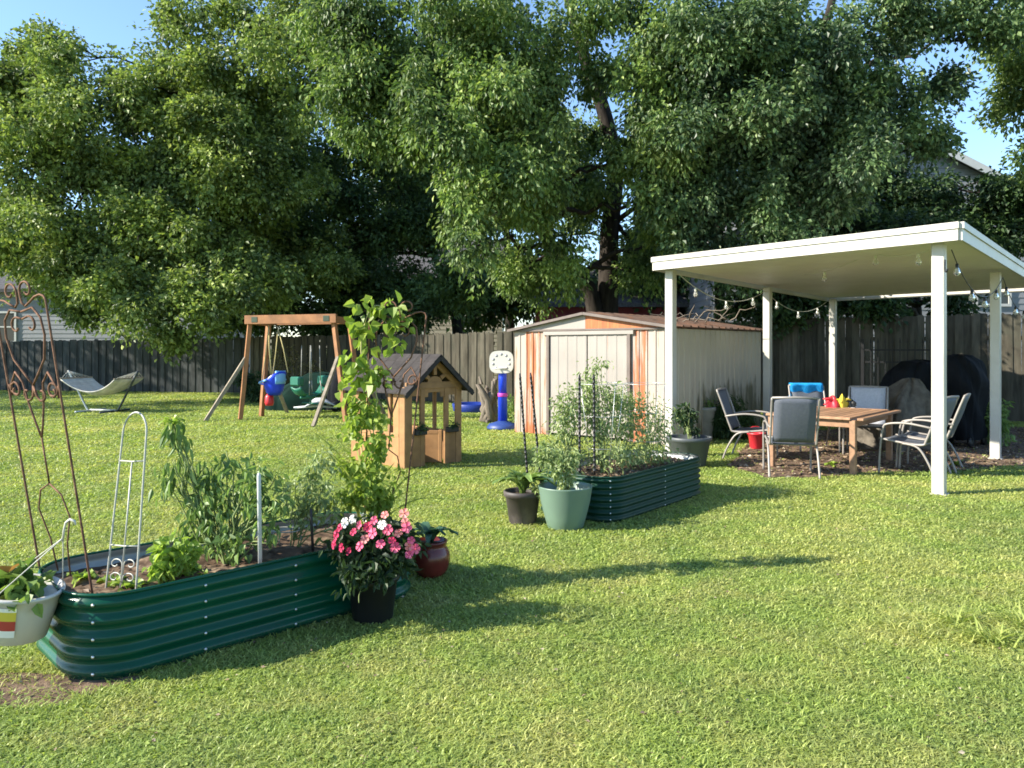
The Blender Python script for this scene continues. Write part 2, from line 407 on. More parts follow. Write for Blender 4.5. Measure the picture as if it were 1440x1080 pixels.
# ------------------------------------------------------------------ back fence
m_fence = M('weathered_fence_board', (.084, .075, .057), .9, var=.35, scale=4, stretch=(3, 3, .5), bmp=.4, island=.32, dirt=(.07, .075, .055), dirt_amt=.7)
m_fence_grey = M('grey_fence_board', (.060, .065, .066), .9, var=.3, scale=4, stretch=(3, 3, .5), bmp=.4, island=.3, dirt=(.05, .055, .05), dirt_amt=.6)
def fence(name, label, line, mat, seed):
    rg = random.Random(seed); P = [Vector((p[0], p[1], 0)) for p in line]; hs = [p[2] for p in line]
    root = thing(name, label, 'fence', P[0])
    bd = MB(); posts = []; rails = MB()
    for i in range(len(P)-1):
        a, b = P[i], P[i+1]; d = b-a; L = d.length; ang = math.atan2(d.y, d.x); n = int(L/.145)
        for k in range(n):
            t = (k+.5)/n; c = a.lerp(b, t); h = hs[i]*(1-t)+hs[i+1]*t+rg.uniform(-.025, .025)
            m = Matrix.Translation(c) @ Matrix.Rotation(ang, 4, 'Z') @ Matrix.Rotation(rg.uniform(-.012, .012), 4, 'Y')
            w = L/n*.545; m = m @ Matrix.Translation((0, .011*(k % 2*2-1), 0))
            bd.add([m @ Vector(v) for v in [(-w, -.01, .02), (w, -.01, .02), (w, -.01, h-.03), (w-.03, -.01, h), (-w+.03, -.01, h), (-w, -.01, h-.03),
                    (-w, .01, .02), (w, .01, .02), (w, .01, h-.03), (w-.03, .01, h), (-w+.03, .01, h), (-w, .01, h-.03)]],
                   [(0, 1, 2, 3, 4, 5), (11, 10, 9, 8, 7, 6), (0, 6, 7, 1), (1, 7, 8, 2), (2, 8, 9, 3), (3, 9, 10, 4), (4, 10, 11, 5), (5, 11, 6, 0)])
        nrm = Vector((-d.y, d.x, 0)).normalized()*.035
        for z in (.35, .95, min(hs)-.25):
            rails.bar(a+nrm+Vector((0, 0, z)), b+nrm+Vector((0, 0, z)), .04, .09)
        for k in range(int(L/2.4)+1):
            c = a.lerp(b, min(1, k*2.4/L))+nrm*3; pm = MB(); pm.box(c.x-.045, c.x+.045, c.y-.045, c.y+.045, 0, hs[i]-.06)
            posts.append(pm)
    bd.build('boards', mat, root, True); rails.build('rail', mat, root, True)
    for pm in posts: pm.build('post', mat, root, True)
fence('board_fence', 'long grey weathered board fence behind the hammock', [(-34, 30.5, 1.72), (-23, 29, 1.76), (-9.1, 26.6, 1.94)], m_fence_grey, 1)
fence('board_fence', 'brown stained board fence behind the swing set and playhouse', [(-9.0, 26.5, 1.94), (-.5, 21.1, 1.99)], m_fence, 2)
fence('board_fence', 'tall tan board fence behind the metal shed and patio table', [(-.4, 21, 2.02), (7.65, 18, 2.27), (12.2, 15.2, 2.3), (17, 12.5, 2.3)], m_fence, 3)

# ------------------------------------------------------------------ neighbouring houses
m_siding = M('grey_lap_siding', (.22, .23, .245), .6, var=.08, scale=1.5, bmp=.05)
m_cream = M('cream_lap_siding', (.30, .27, .22), .6, var=.08, scale=1.5, bmp=.05)
m_shingle = M('roof_shingle', (.09, .088, .09), .9, var=.4, scale=14, bmp=.5)
m_trim = M('white_trim', (.5, .5, .48), .5, var=.05, bmp=.03)
m_redwall = M('dark_red_wall', (.22, .03, .04), .7, var=.2, scale=2, bmp=.1)
m_glass = bpy.data.materials.new('window_glass'); m_glass.use_nodes = True
_b = m_glass.node_tree.nodes['Principled BSDF']; _b.inputs['Base Color'].default_value = (.02, .025, .03, 1); _b.inputs['Roughness'].default_value = .08
def house(label, name, x0, x1, y0, y1, ze, zr, mat, windows, lap=.2, ridge_along_y=True, over=.35):
    root = thing(name, label, 'house', ((x0+x1)/2, (y0+y1)/2, 0))
    wl = MB(); xm = (x0+x1)/2
    n = int(ze/lap)
    for i in range(n):                                # overlapping lap boards on the three visible sides
        z = i*ze/n; z2 = (i+1)*ze/n
        wl.add([(x0-.018, y0-.018, z), (x1+.018, y0-.018, z), (x1, y0, z2), (x0, y0, z2), (x0-.018, y1, z), (x1+.018, y1, z), (x0, y1, z2), (x1, y1, z2)],
               [(0, 1, 2, 3), (4, 0, 3, 6), (1, 5, 7, 2), (0, 4, 5, 1)])
    if ridge_along_y:
        k = int((zr-ze)/lap)
        for i in range(k):
            z = ze+i*(zr-ze)/k; z2 = ze+(i+1)*(zr-ze)/k; f = (i+.0)/k; f2 = (i+1)/k
            wl.add([(x0+(xm-x0)*f, y0-.018, z), (x1-(x1-xm)*f, y0-.018, z), (x1-(x1-xm)*f2, y0, z2), (x0+(xm-x0)*f2, y0, z2)], [(0, 1, 2, 3)])
    wl.build('wall', mat, root, True)
    rf = MB(); sl = (zr-ze)/((x1-x0)/2) if ridge_along_y else (zr-ze)/((y1-y0)/2)
    if ridge_along_y:
        for s in (-1, 1):
            e = (x0-over) if s < 0 else (x1+over); ez = ze-over*sl
            rf.prism([(e, y0-over, ez+.02), (xm, y0-over, zr+.02), (xm, y1+over, zr+.02), (e, y1+over, ez+.02)], (0, 0, .16))
    else:
        ym = (y0+y1)/2
        for s in (-1, 1):
            e = (y0-over) if s < 0 else (y1+over); ez = ze-over*sl
            rf.prism([(x0-over, e, ez+.02), (x0-over, ym, zr+.02), (x1+over, ym, zr+.02), (x1+over, e, ez+.02)], (0, 0, .16))
    rf.build('roof', m_shingle, root, True)
    if ridge_along_y:
        fa = MB()
        for s in (-1, 1):
            e = (x0-over) if s < 0 else (x1+over); ez = ze-over*sl
            fa.prism([(e, y0-over-.04, ez-.12), (xm, y0-over-.04, zr-.12), (xm, y0-over-.04, zr+.16), (e, y0-over-.04, ez+.16)], (0, .035, 0))
        fa.build('fascia', m_trim, root, True)
    for (wx, wz, ww, wh) in windows:
        f = MB()
        for a in ((-ww/2-.09, -ww/2, -.09, wh+.09), (ww/2, ww/2+.09, -.09, wh+.09), (-ww/2, ww/2, -.09, 0), (-ww/2, ww/2, wh, wh+.09), (-ww/2, ww/2, wh*.48, wh*.53)):
            f.box(wx+a[0], wx+a[1], y0-.07, y0-.021, wz+a[2], wz+a[3])
        f = f.build('window', m_trim, root, True)
        f2 = MB().box(wx-ww/2, wx+ww/2, y0-.04, y0-.03, wz, wz+wh).build('pane', m_glass); f2.parent = f
        f2.data.transform(Matrix.Translation(-Vector(root.location)))
    return root
house('pale grey house with white framed window beyond the left fence', 'neighbour_house', -34, -15.0, 36, 46, 4.3, 6.6, m_siding, [(-23.7, 1.9, .9, 1.3), (-29, 1.9, .9, 1.3)], ridge_along_y=False)
house('two storey gabled house with pale siding behind the patio cover', 'neighbour_house', 6.6, 19.2, 25, 37, 5.2, 8.4, m_siding, [(15.6, 3.0, 1.0, 1.3), (10.6, 3.0, 1.0, 1.3)])
house('dark red outbuilding seen between trunks behind the shed', 'outbuilding', 1.0, 6.3, 29, 33, 3.3, 4.6, m_redwall, [], ridge_along_y=False)
house('cream house glimpsed through leaves behind the playhouse', 'neighbour_house', -9, -.5, 39, 48, 4.8, 7.5, m_cream, [(-5, 1.9, .9, 1.3), (-2.5, 1.9, .9, 1.3)], ridge_along_y=False)

# ------------------------------------------------------------------ trees
def tree(label, trunks, lobes, leaf_m, bark, seed, group=None, name='leafy_tree', limb_r=.09, **kw):
    rng = np.random.default_rng(seed+500)
    base = Vector(trunks[0][0][0]); root = thing(name, label, 'tree', base, 0, group)
    tb = MB(); pool = []
    for pts, r0, r1 in trunks:
        c = catmull(pts, 5); n = len(c)
        rs = [r0+(r1-r0)*(i/(n-1)) for i in range(n)]; rs[0] *= 1.35
        tb.tube(c, rs, 12); pool += [(p, rs[i]) for i, p in enumerate(c) if i > n*.3]
    for c, r in lobes:                                # one limb to every mass of leaves
        c = Vector(c); best = min(pool, key=lambda q: (q[0]-c).length+max(0, q[0].z-c.z)*.9)
        w = wob(best[0], c, rng, 7, .1); rr = min(best[1]*.7, limb_r)
        tb.tube(w, [rr+(.018-rr)*(i/7) for i in range(8)], 7)
        for k in range(3):
            e = c+Vector(rng.normal(size=3)).normalized()*Vector(r).length*.5
            w2 = wob(w[4+k], e, rng, 4, .1); tb.tube(w2, [.03, .024, .018, .013, .008], 5)
    tb.build('trunk', bark, root, True)
    foliage('crown', lobes, leaf_m, seed, root, **kw)
    return root
kwT = dict(leaf=.135, clump_r=.27, per=30, dens=4.0, droop=.55, zst=.9, shell=.5, aspect=.66, sub=9)
A = [(30,112,24.5,70,62),(95,120,25,60,58),(60,70,25,40,30),(215,120,24.5,58,80),(165,150,25,40,40),(280,80,25,66,66),(255,30,25,34,24),(350,95,24.5,76,90),(430,70,25.5,80,72),(320,30,25.5,40,30),(390,20,26,60,50),
     (10,225,23.5,80,80),(105,225,23.5,80,76),(200,235,24,80,70),(295,215,24.5,80,76),(385,215,25,76,76),
     (20,315,23,66,52),(100,325,22.8,80,66),(195,330,23,80,66),(285,325,23.8,66,56),
     (85,385,22.8,48,40),(150,415,22.4,56,45),(215,430,22,60,46),(275,425,22.3,52,46),(330,400,23,48,44),(235,472,22,24,22),(375,400,24,40,40),(120,440,22.6,26,20)]
_r = random.Random(77)
A += [(_r.uniform(20, 470), _r.uniform(120, 395), _r.uniform(25.6, 27), _r.uniform(40, 60), _r.uniform(36, 52)) for _ in range(26)]
A += [(_r.uniform(0, 400), _r.uniform(110, 400), _r.uniform(23, 24.4), _r.uniform(26, 40), _r.uniform(22, 36)) for _ in range(26)]
tree('broad olive green tree at left with branches hanging over the hammock fence',
     [([Q(505, 545, 27.6), Q(490, 440, 27.5), Q(450, 380, 27), Q(390, 300, 26), Q(330, 220, 25.5), Q(280, 120, 25)], .34, .06),
      ([Q(490, 440, 27.5), Q(420, 390, 26), Q(330, 370, 24.5), Q(220, 340, 23.5), Q(80, 300, 23.5)], .2, .05)],
     [LP(a[0], a[1], a[2]-1.3, a[3], a[4]) for a in A], m_leaf_olive, m_bark_d, 1, **kwT)
B = [(470,260,28,80,70),(560,260,28,70,70),(430,320,27.5,66,60),(520,340,28,80,70),(600,330,28,66,66),(470,400,27.5,66,40),(560,400,28,60,36),(390,355,27,50,50),(640,270,27,50,50),(395,430,26.8,50,34),(450,445,26.6,40,30),(520,445,26.4,50,30),(590,425,26,44,24),(650,400,25,40,40),(340,440,27,40,34)]
tree('dark shaded tree between the left tree and the middle tree',
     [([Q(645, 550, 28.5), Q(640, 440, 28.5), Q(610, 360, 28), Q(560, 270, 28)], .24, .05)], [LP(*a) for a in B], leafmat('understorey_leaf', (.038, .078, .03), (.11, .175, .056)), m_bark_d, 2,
     leaf=.16, clump_r=.42, per=46, dens=3.2, droop=.5, shell=.4, sub=8)
C = [(500,120,20.5,46,80),(470,40,21,50,50),(545,50,20.5,56,60),(600,150,19.4,48,66),(625,45,20,60,60),(705,40,20,66,58),(690,140,19.2,66,56),(745,210,19.2,50,60),(655,225,19,56,60),(705,280,19,44,56),(672,345,19,26,44),
     (755,300,20,46,44),(775,60,21,36,56),(560,190,20.5,36,36),(770,120,20.5,26,36),(905,140,19.5,40,50),(935,60,20,60,58),(965,175,19.5,52,60),(930,235,19.6,44,44),(795,345,21,30,40),(880,230,20.3,20,26),(880,15,20.5,40,22),(500,185,20.3,26,30),(820,20,20.6,40,40),(840,110,21.4,24,26),(720,380,22.6,36,40),(770,400,23,40,30),(900,380,22.8,36,30),(940,340,22.4,40,40),(560,120,20.6,50,60),(650,130,21,50,60),(830,250,22.5,30,50),(760,180,22,40,60),(822,300,24.2,24,36),(806,235,24,18,26),(856,110,24.4,16,18),(895,350,24.4,26,26),(800,190,24.2,14,24),(835,200,24.6,16,22),(812,275,23.6,26,20)]
C += [(x, _r.uniform(20, 150 if x < 560 else 200 if x < 640 else 320), _r.uniform(20, 22), _r.uniform(26, 40), _r.uniform(28, 44)) for x in [_r.uniform(480, 770) for _ in range(20)]]
C += [(_r.uniform(900, 970), _r.uniform(20, 300), _r.uniform(19.4, 21), _r.uniform(24, 36), _r.uniform(24, 40)) for _ in range(7)]
tree('tall twin trunked tree with drooping leaves rising behind the shed',
     [([Q(857, 560, 21.4), Q(855, 430, 21.4), Q(857, 330, 21.3), Q(865, 240, 21.2), Q(850, 160, 21), Q(825, 90, 20.8), Q(805, 20, 20.6), Q(790, -90, 20.5)], .32, .10),
      ([Q(842, 560, 21.3), Q(835, 430, 21.2), Q(812, 385, 21), Q(780, 355, 20.6), Q(740, 290, 20), Q(690, 210, 19.6), Q(640, 110, 19.8)], .26, .06),
      ([Q(862, 250, 21.2), Q(900, 180, 20.6), Q(940, 100, 20), Q(970, -20, 20)], .15, .06),
      ([Q(868, 310, 21.3), Q(895, 290, 21), Q(905, 280, 20.8), Q(930, 240, 20)], .08, .03)],
     [LP(a[0], a[1], a[2]-3.2, a[3], a[4]) for a in C], m_leaf_green, m_bark, 3, leaf=.125, clump_r=.25, per=30, dens=4.6, droop=1.0, zst=1.2, shell=.5, aspect=.52, sub=9)
D = [(1010,60,19,66,66),(1090,55,19,66,56),(1000,150,19,52,56),(1075,150,18.6,50,52),(1150,100,19,62,56),(1205,50,19.6,66,50),(1175,165,19,52,40),(1203,222,18.4,40,46),(1235,125,19.2,52,34),(1285,25,20,60,40),(1360,15,20,66,32),
     (1280,180,19.4,38,40),(1340,118,19.6,24,18),(1315,205,19.5,26,22),(1000,245,19.6,50,46),(955,300,20,44,44),(1030,300,20,50,40),(1085,235,19.6,40,40),(1120,310,20,60,30),(1400,45,19.8,40,24),(980,340,20,40,40),(1040,370,20,50,34),(1100,345,19.4,50,34),(960,120,20.6,50,60),(1050,200,20.8,50,60),(1130,230,20.8,50,50),(1170,270,19.6,44,40)]
D += [(_r.uniform(960, 1230), _r.uniform(20, 320), _r.uniform(18.6, 20.6), _r.uniform(24, 40), _r.uniform(22, 36)) for _ in range(22)]
tree('dark green tree with two pale trunks above the patio cover',
     [([Q(1132, 560, 20.5), Q(1132, 420, 20.4), Q(1133, 270, 20.2), Q(1138, 180, 20), Q(1150, 90, 19.8), Q(1175, -20, 19.8)], .22, .09),
      ([Q(1012, 560, 20.6), Q(1012, 420, 20.5), Q(1010, 230, 20.3), Q(1014, 150, 20), Q(1030, 60, 19.6), Q(1050, -30, 19.5)], .15, .07),
      ([Q(1140, 170, 20), Q(1200, 110, 19.6), Q(1270, 60, 19.8), Q(1370, 20, 20)], .1, .04)],
     [LP(a[0], a[1], a[2]-3.2, a[3], a[4]) for a in D], m_leaf_deep, m_bark, 4, leaf=.11, clump_r=.25, per=34, dens=5.0, droop=.7, zst=1.0, shell=.5, aspect=.62, sub=9)
E = [(1432,60,18,36,52),(1424,130,18,26,36),(1475,120,18,60,70),(1450,20,18,56,40),(1500,230,18,54,60)]
tree('yellow green tree reaching in at the right edge of the sky',
     [([Q(1560, 600, 18.5), Q(1555, 400, 18.5), Q(1540, 250, 18.4), Q(1500, 130, 18.2), Q(1470, 50, 18)], .22, .08)],
     [LP(*a) for a in E], m_leaf_green, m_bark, 5, leaf=.125, clump_r=.28, per=34, dens=4.2, shell=.5, sub=9)
Fl = [(1160,300,21,70,30),(1245,275,22,66,44),(1310,285,22,60,36),(1385,300,21.5,50,30),(1440,290,21.5,50,36),(1210,330,21,60,30),(1345,330,21,50,30),(1420,345,21,30,22),(1340,420,20,26,22),(1220,395,18.5,36,26),(1170,415,18.4,40,26),(1120,400,18.6,40,30),(1240,430,17.6,22,18),(1290,320,20,50,34),(1400,270,21,40,34),(1060,420,18.6,34,30),(1100,440,18.4,30,22)]
tree('low dark spreading tree between the patio cover and the gabled house',
     [([Q(1290, 590, 22), Q(1290, 450, 22), Q(1280, 360, 22), Q(1270, 280, 22)], .18, .06)],
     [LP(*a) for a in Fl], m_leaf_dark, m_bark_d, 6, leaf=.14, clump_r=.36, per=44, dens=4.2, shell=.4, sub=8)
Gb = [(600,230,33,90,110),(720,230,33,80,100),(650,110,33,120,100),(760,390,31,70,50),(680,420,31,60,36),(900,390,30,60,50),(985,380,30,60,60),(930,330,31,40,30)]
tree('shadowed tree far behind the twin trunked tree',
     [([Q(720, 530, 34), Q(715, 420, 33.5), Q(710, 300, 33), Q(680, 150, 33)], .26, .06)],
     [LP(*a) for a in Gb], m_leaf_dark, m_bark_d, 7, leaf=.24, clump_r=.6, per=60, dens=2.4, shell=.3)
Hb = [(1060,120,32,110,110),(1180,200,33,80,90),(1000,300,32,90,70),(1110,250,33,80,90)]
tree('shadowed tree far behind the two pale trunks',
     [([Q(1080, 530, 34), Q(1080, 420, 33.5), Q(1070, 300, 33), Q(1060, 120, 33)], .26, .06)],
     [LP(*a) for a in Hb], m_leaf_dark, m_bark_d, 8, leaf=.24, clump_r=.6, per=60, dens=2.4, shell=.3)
# two trees out at the left whose shadows cross the lawn
def off_tree(label, x, y, lobes, seed):
    tree(label, [([(x, y, 0), (x+.1, y, 2), (x-.2, y+.2, 5), (x, y, 8)], .28, .06)],
         [((x+a, y+b, c), (r, r, r*.8)) for a, b, c, r in lobes], m_leaf_green, m_bark, seed, leaf=.24, clump_r=.7, per=30, dens=.8, shell=.3)
off_tree('round tree at the far left whose shade crosses the hammock', -28, 24.5, [(0, 0, 8, 3), (3.5, 1, 6.5, 2.4), (-2, 0, 6, 2.6), (2, -2, 5, 2.4), (2, 2, 9, 2.2), (0, 2, 4.5, 2.4), (4, 0, 4.5, 2), (3, 1.5, 8, 2.2), (1, -2.5, 7, 2)], 21)
off_tree('ragged tree at the left whose shade bands the lawn behind the beds', -25.5, 17.0, [(0, 0, 6, 1.8), (1.5, .6, 8.4, 1.5), (-1.4, .2, 5, 1.6), (.5, 1.2, 10, 1.5), (1.5, -.8, 4.6, 1.3), (-.5, 1.6, 7.2, 1.5), (.6, -1.6, 9.4, 1.1), (0, -2.6, 6, 1.0)], 22)

# ------------------------------------------------------------------ raised garden beds
def gloss_green(name, col, rough):
    m, nt, bs = newmat(name); v = coords(nt)
    f = noise(nt, v, 3, 4); c = ramp(nt, f, [(.3, tuple(x*.8 for x in col)), (.7, tuple(x*1.2 for x in col))])
    f2 = noise(nt, v, 60, 3); z = _n(nt, 'ShaderNodeSeparateXYZ'); nt.links.new(coords(nt), z.inputs[0])
    d = mth(nt, 'MULTIPLY', ramp(nt, z.outputs[2], [(.005, (1, 1, 1)), (.06, (0, 0, 0))]), ramp(nt, f2, [(.45, (0, 0, 0)), (.7, (.4,)*3)]))
    c = mixc(nt, d, c, (.2, .16, .1))
    nt.links.new(c, bs.inputs['Base Color']); bs.inputs['Roughness'].default_value = rough
    bs.inputs['Specular IOR Level'].default_value = .28
    return m
m_bedgreen = gloss_green('gloss_green_steel', (.003, .062, .034), .26)
m_bedgreen2 = gloss_green('satin_green_steel', (.006, .042, .024), .45)
m_galv = M('galvanised_lining', (.36, .38, .37), .45, .25, var=.12, scale=5, bmp=.05)
m_bolt = M('zinc_bolt', (.75, .75, .72), .3, .8, var=.05, bmp=0)
m_soil = M('garden_soil', (.10, .065, .042), .95, var=.55, scale=16, bmp=1.0, dirt=(.32, .24, .16), dirt_amt=.7)
def rrect(L, Wd, r, n=9):
    out = []
    for cx, cy, a0 in ((L/2-r, -Wd/2+r, -90), (L/2-r, Wd/2-r, 0), (-L/2+r, Wd/2-r, 90), (-L/2+r, -Wd/2+r, 180)):
        for k in range(n+1):
            a = R(a0+90*k/n); out.append((cx+r*math.cos(a), cy+r*math.sin(a), math.cos(a), math.sin(a)))
    return out
def raised_bed(label, c, ang, L, Wd, h, r, ridges, mat, seams):
    root = thing('raised_bed', label, 'garden bed', c, ang, 'corrugated raised garden beds')
    path = rrect(L, Wd, r); n = len(path); rows = ridges*8+1
    def wall(off, amp):
        mb = MB(); vs = []; fs = []
        for (x, y, nx, ny) in path:
            for j in range(rows):
                z = h*j/(rows-1); o = off+amp*math.cos(2*math.pi*ridges*j/(rows-1)+math.pi)
                vs.append((x+nx*o, y+ny*o, z))
        for i in range(n):
            for j in range(rows-1): fs.append((i*rows+j, ((i+1) % n)*rows+j, ((i+1) % n)*rows+j+1, i*rows+j+1))
        return mb.add(vs, fs, True)
    wall(0, .011).build('side_panels', mat, root)
    wall(-.006, .011).build('lining', m_galv, root)
    rim = MB(); P = [(x-nx*.004, y-ny*.004, h+.002) for x, y, nx, ny in path]; rim.tube(P+[P[0]], .0085, 6)
    rim.build('rim', mat, root)
    rg = random.Random(5); so = MB()
    def sf(u, v):
        x = (u-.5)*(L-.05); y = (v-.5)*(Wd-.05)
        qx, qy = abs(x)-(L/2-r), abs(y)-(Wd/2-r)
        if qx > 0 and qy > 0:
            q = math.hypot(qx, qy); k = min(1, (r-.02)/max(q, 1e-6)); x = math.copysign(L/2-r+qx*k, x); y = math.copysign(Wd/2-r+qy*k, y)
        return (x, y, h-.065+.018*math.sin(9*x+3*y)*math.cos(11*y)+rg.uniform(-.009, .009))
    so.grid(sf, 60, 30).build('soil', m_soil, root)
    for sx in seams:
        for j in range(ridges):
            z = h*(j+.5)/ridges
            b = MB(); b.lathe([(.008, 0), (.007, .004), (.0, .006)], 8); ob = b.build('bolt', m_bolt, root)
            ob.rotation_euler = (R(90), 0, 0); ob.location = (sx, -Wd/2-.011, z)
    for j in range(ridges):
        b = MB(); b.lathe([(.008, 0), (.007, .004), (.0, .006)], 8); ob = b.build('bolt', m_bolt, root)
        a = R(228); ob.location = (-L/2+r+(r+.011)*math.cos(a), -Wd/2+r+(r+.011)*math.sin(a), h*(j+.5)/ridges)
        ob.rotation_euler = (R(90), 0, a+R(90))
    return root
raised_bed('long glossy dark green corrugated metal bed in the left foreground', B1C, B1A, B1L, B1W, .40, .27, 5, m_bedgreen, (-.42, .08, .58))
raised_bed('dull green corrugated metal bed full of tomato plants near the shed', B2C, B2A, B2L, B2W, .40, .24, 7, m_bedgreen2, (0.0,))

# ------------------------------------------------------------------ scrolled garden trellises
m_rust = M('rusty_iron_rod', (.155, .085, .055), .75, .3, var=.45, scale=30, bmp=.3)
m_whiterod = M('pale_coated_rod', (.40, .40, .35), .5, .2, var=.1, bmp=.05)
def spiral(cx, cz, r, a0, a1, n=16, r1=.25):
    return [(cx+r*(1+(r1-1)*k/n)*math.cos(R(a0+(a1-a0)*k/n)), cz+r*(1+(r1-1)*k/n)*math.sin(R(a0+(a1-a0)*k/n))) for k in range(n+1)]
def scroll_trellis(label, bl, br, tl, tr, rad=.0058):
    c = (Vector(bl)+Vector(br))/2
    root = thing('garden_trellis', label, 'trellis', (c.x, c.y, c.z), 0, 'scrolled iron garden trellises')
    bl, br, tl, tr = map(Vector, (bl, br, tl, tr)); wid = (tr-tl).length; hh = ((tl-bl).length+(tr-br).length)/2; asp = wid/hh
    def Pm(a, b): return bl.lerp(br, a).lerp(tl.lerp(tr, a), b)       # a across, b up
    def T(mb, pts, r=rad): mb.tube([Pm(a, b) for a, b in pts], r, 6)
    for s in (0, 1):
        mb = MB(); m = lambda a: a if s == 0 else 1-a
        pts = [(m(0), k/20*.985) for k in range(21)]+[(m(x), z) for x, z in ((.03, .999), (.10, 1.005), (.2, 1.0), (.3, .985), (.40, .972))]
        T(mb, pts); mb.build('leg', m_rust, root, True)
    sc = MB(); k = asp
    for s in (0, 1):
        m = lambda q: [(x if s == 0 else 1-x, z) for x, z in q]
        T(sc, m([(.40, .972), (.46, .985), (.47, 1.01)]+[(x, 1.025+(z)*k) for x, z in spiral(.34, .0, .13, 0, 330)]))       # finial curls
        T(sc, m([(.5, .93)]+[(x, .94+z*k) for x, z in spiral(.36, -.12, .12, 60, 330)]))                                  # curls under the top
        T(sc, m([(.5, .955), (.28, .965), (.15, .93), (.12, .87), (.2, .79), (.38, .735), (.5, .70)]))                    # upper heart
        T(sc, m([(.5, .70), (.47, .66)]+[(x, .665+z*k) for x, z in spiral(.36, .02, .11, 20, -300)]))
        T(sc, m([(.02, .70)]+[(x, .70+z*k) for x, z in spiral(.16, .0, .14, 180, 420, r1=.6)][:8]))
        T(sc, m([(.04, .66), (.06, .70), (.18, .745), (.30, .71), (.36, .63), (.44, .56), (.5, .52)]))                    # lower heart
        T(sc, m([(.06, .70)]+[(x, .68+z*k) for x, z in spiral(.13, .0, .1, 90, -240)]))
    T(sc, [(.5, .52), (.5, .36)], rad*.8)
    for s in (0, 1):
        T(sc, [(x if s == 0 else 1-x, z) for x, z in ((.5, .36), (.3, .33), (.2, .26), (.34, .16), (.38, .05))], rad*.7)
    sc.build('scrollwork', m_rust, root, True)
    return root
scroll_trellis('tall rusty scrolled iron trellis at the left end of the glossy bed',
     Q(58, 812, 4.02), Q(131, 842, 3.84), Q(-8, 425, 4.05), Q(63, 415, 3.85))
scroll_trellis('rusty scrolled iron trellis overgrown by the climbing vine',
     Q(512, 742, 5.0), Q(567, 742, 4.92), Q(520, 440, 5.06), Q(600, 440, 4.98))
def arch_trellis(label, bl, br, tl, tr):
    bl, br, tl, tr = map(Vector, (bl, br, tl, tr)); c = (bl+br)/2
    root = thing('arched_trellis', label, 'trellis', c)
    Pm = lambda a, b: bl.lerp(br, a).lerp(tl.lerp(tr, a), b)
    mb = MB(); w = (tr-tl).length; hh = (tl-bl).length; k = w/2/hh
    mb.tube([Pm(0, b/12) for b in range(13)]+[Pm(.5-.5*math.cos(R(a)), 1+k*1.15*math.sin(R(a))) for a in range(12, 180, 12)]+[Pm(1, 1-b/12) for b in range(13)], .0052, 6)
    mb.build('frame', m_whiterod, root, True)
    for b in (.83, .33):
        m2 = MB(); m2.tube([Pm(0, b), Pm(.5, b-.004), Pm(1, b)], .0042, 6); m2.build('crossbar', m_whiterod, root, True)
    m3 = MB(); m3.tube([Pm(.5, .83), Pm(.5, .03)], .0042, 6)
    for s in (-1, 1):
        for zc in (.14, .22):
            m3.tube([Pm(.5+s*x, z) for x, z in [(0.02, zc-.07)]+[(.25+(x-.25), zc+(z)*.16) for x, z in spiral(.25, 0, .22, 180, -160)]], .0034, 5)
    m3.build('scrollwork', m_whiterod, root, True)
arch_trellis('small pale arched wire trellis in the glossy green bed', Q(147, 845, 3.92), Q(190, 848, 3.84), Q(173, 608, 3.98), Q(206, 608, 3.9))

# ------------------------------------------------------------------ planting
def stems_mb(paths, r0, r1, n=5):
    mb = MB()
    for p in paths:
        c = catmull(p, 4); mb.tube(c, [r0+(r1-r0)*i/(len(c)-1) for i in range(len(c))], n)
    return mb
def bushy(name, label, cat, base, lobes, lm, seed, leaf=.06, per=26, dens=14, clump_r=.09, group=None, stem=m_stem, droop=.5, aspect=.5, shell=.2, extra=(), sr=.006, cut=None):
    base = Vector(base); root = thing(name, label, cat, base, 0, group); rng = np.random.default_rng(seed)
    paths = [wob(base+Vector((rng.normal()*.015, rng.normal()*.015, 0)), Vector(c)+Vector((0, 0, r[2]*.5)), rng, 5, .08) for c, r in lobes]
    paths += [wob(base+Vector((0, 0, .08)), Vector(c)+Vector(rng.normal(size=3))*Vector(r).length*.4, rng, 5, .12) for c, r in lobes for _ in range(2)]
    mb = stems_mb(paths+list(extra), sr, sr*.4); mb.build('stem', stem, root, True)
    foliage('foliage', lobes, lm, seed, root, leaf=leaf, clump_r=clump_r, per=per, dens=dens, droop=droop, aspect=aspect, shell=shell, six=True, cut=cut)
    return root
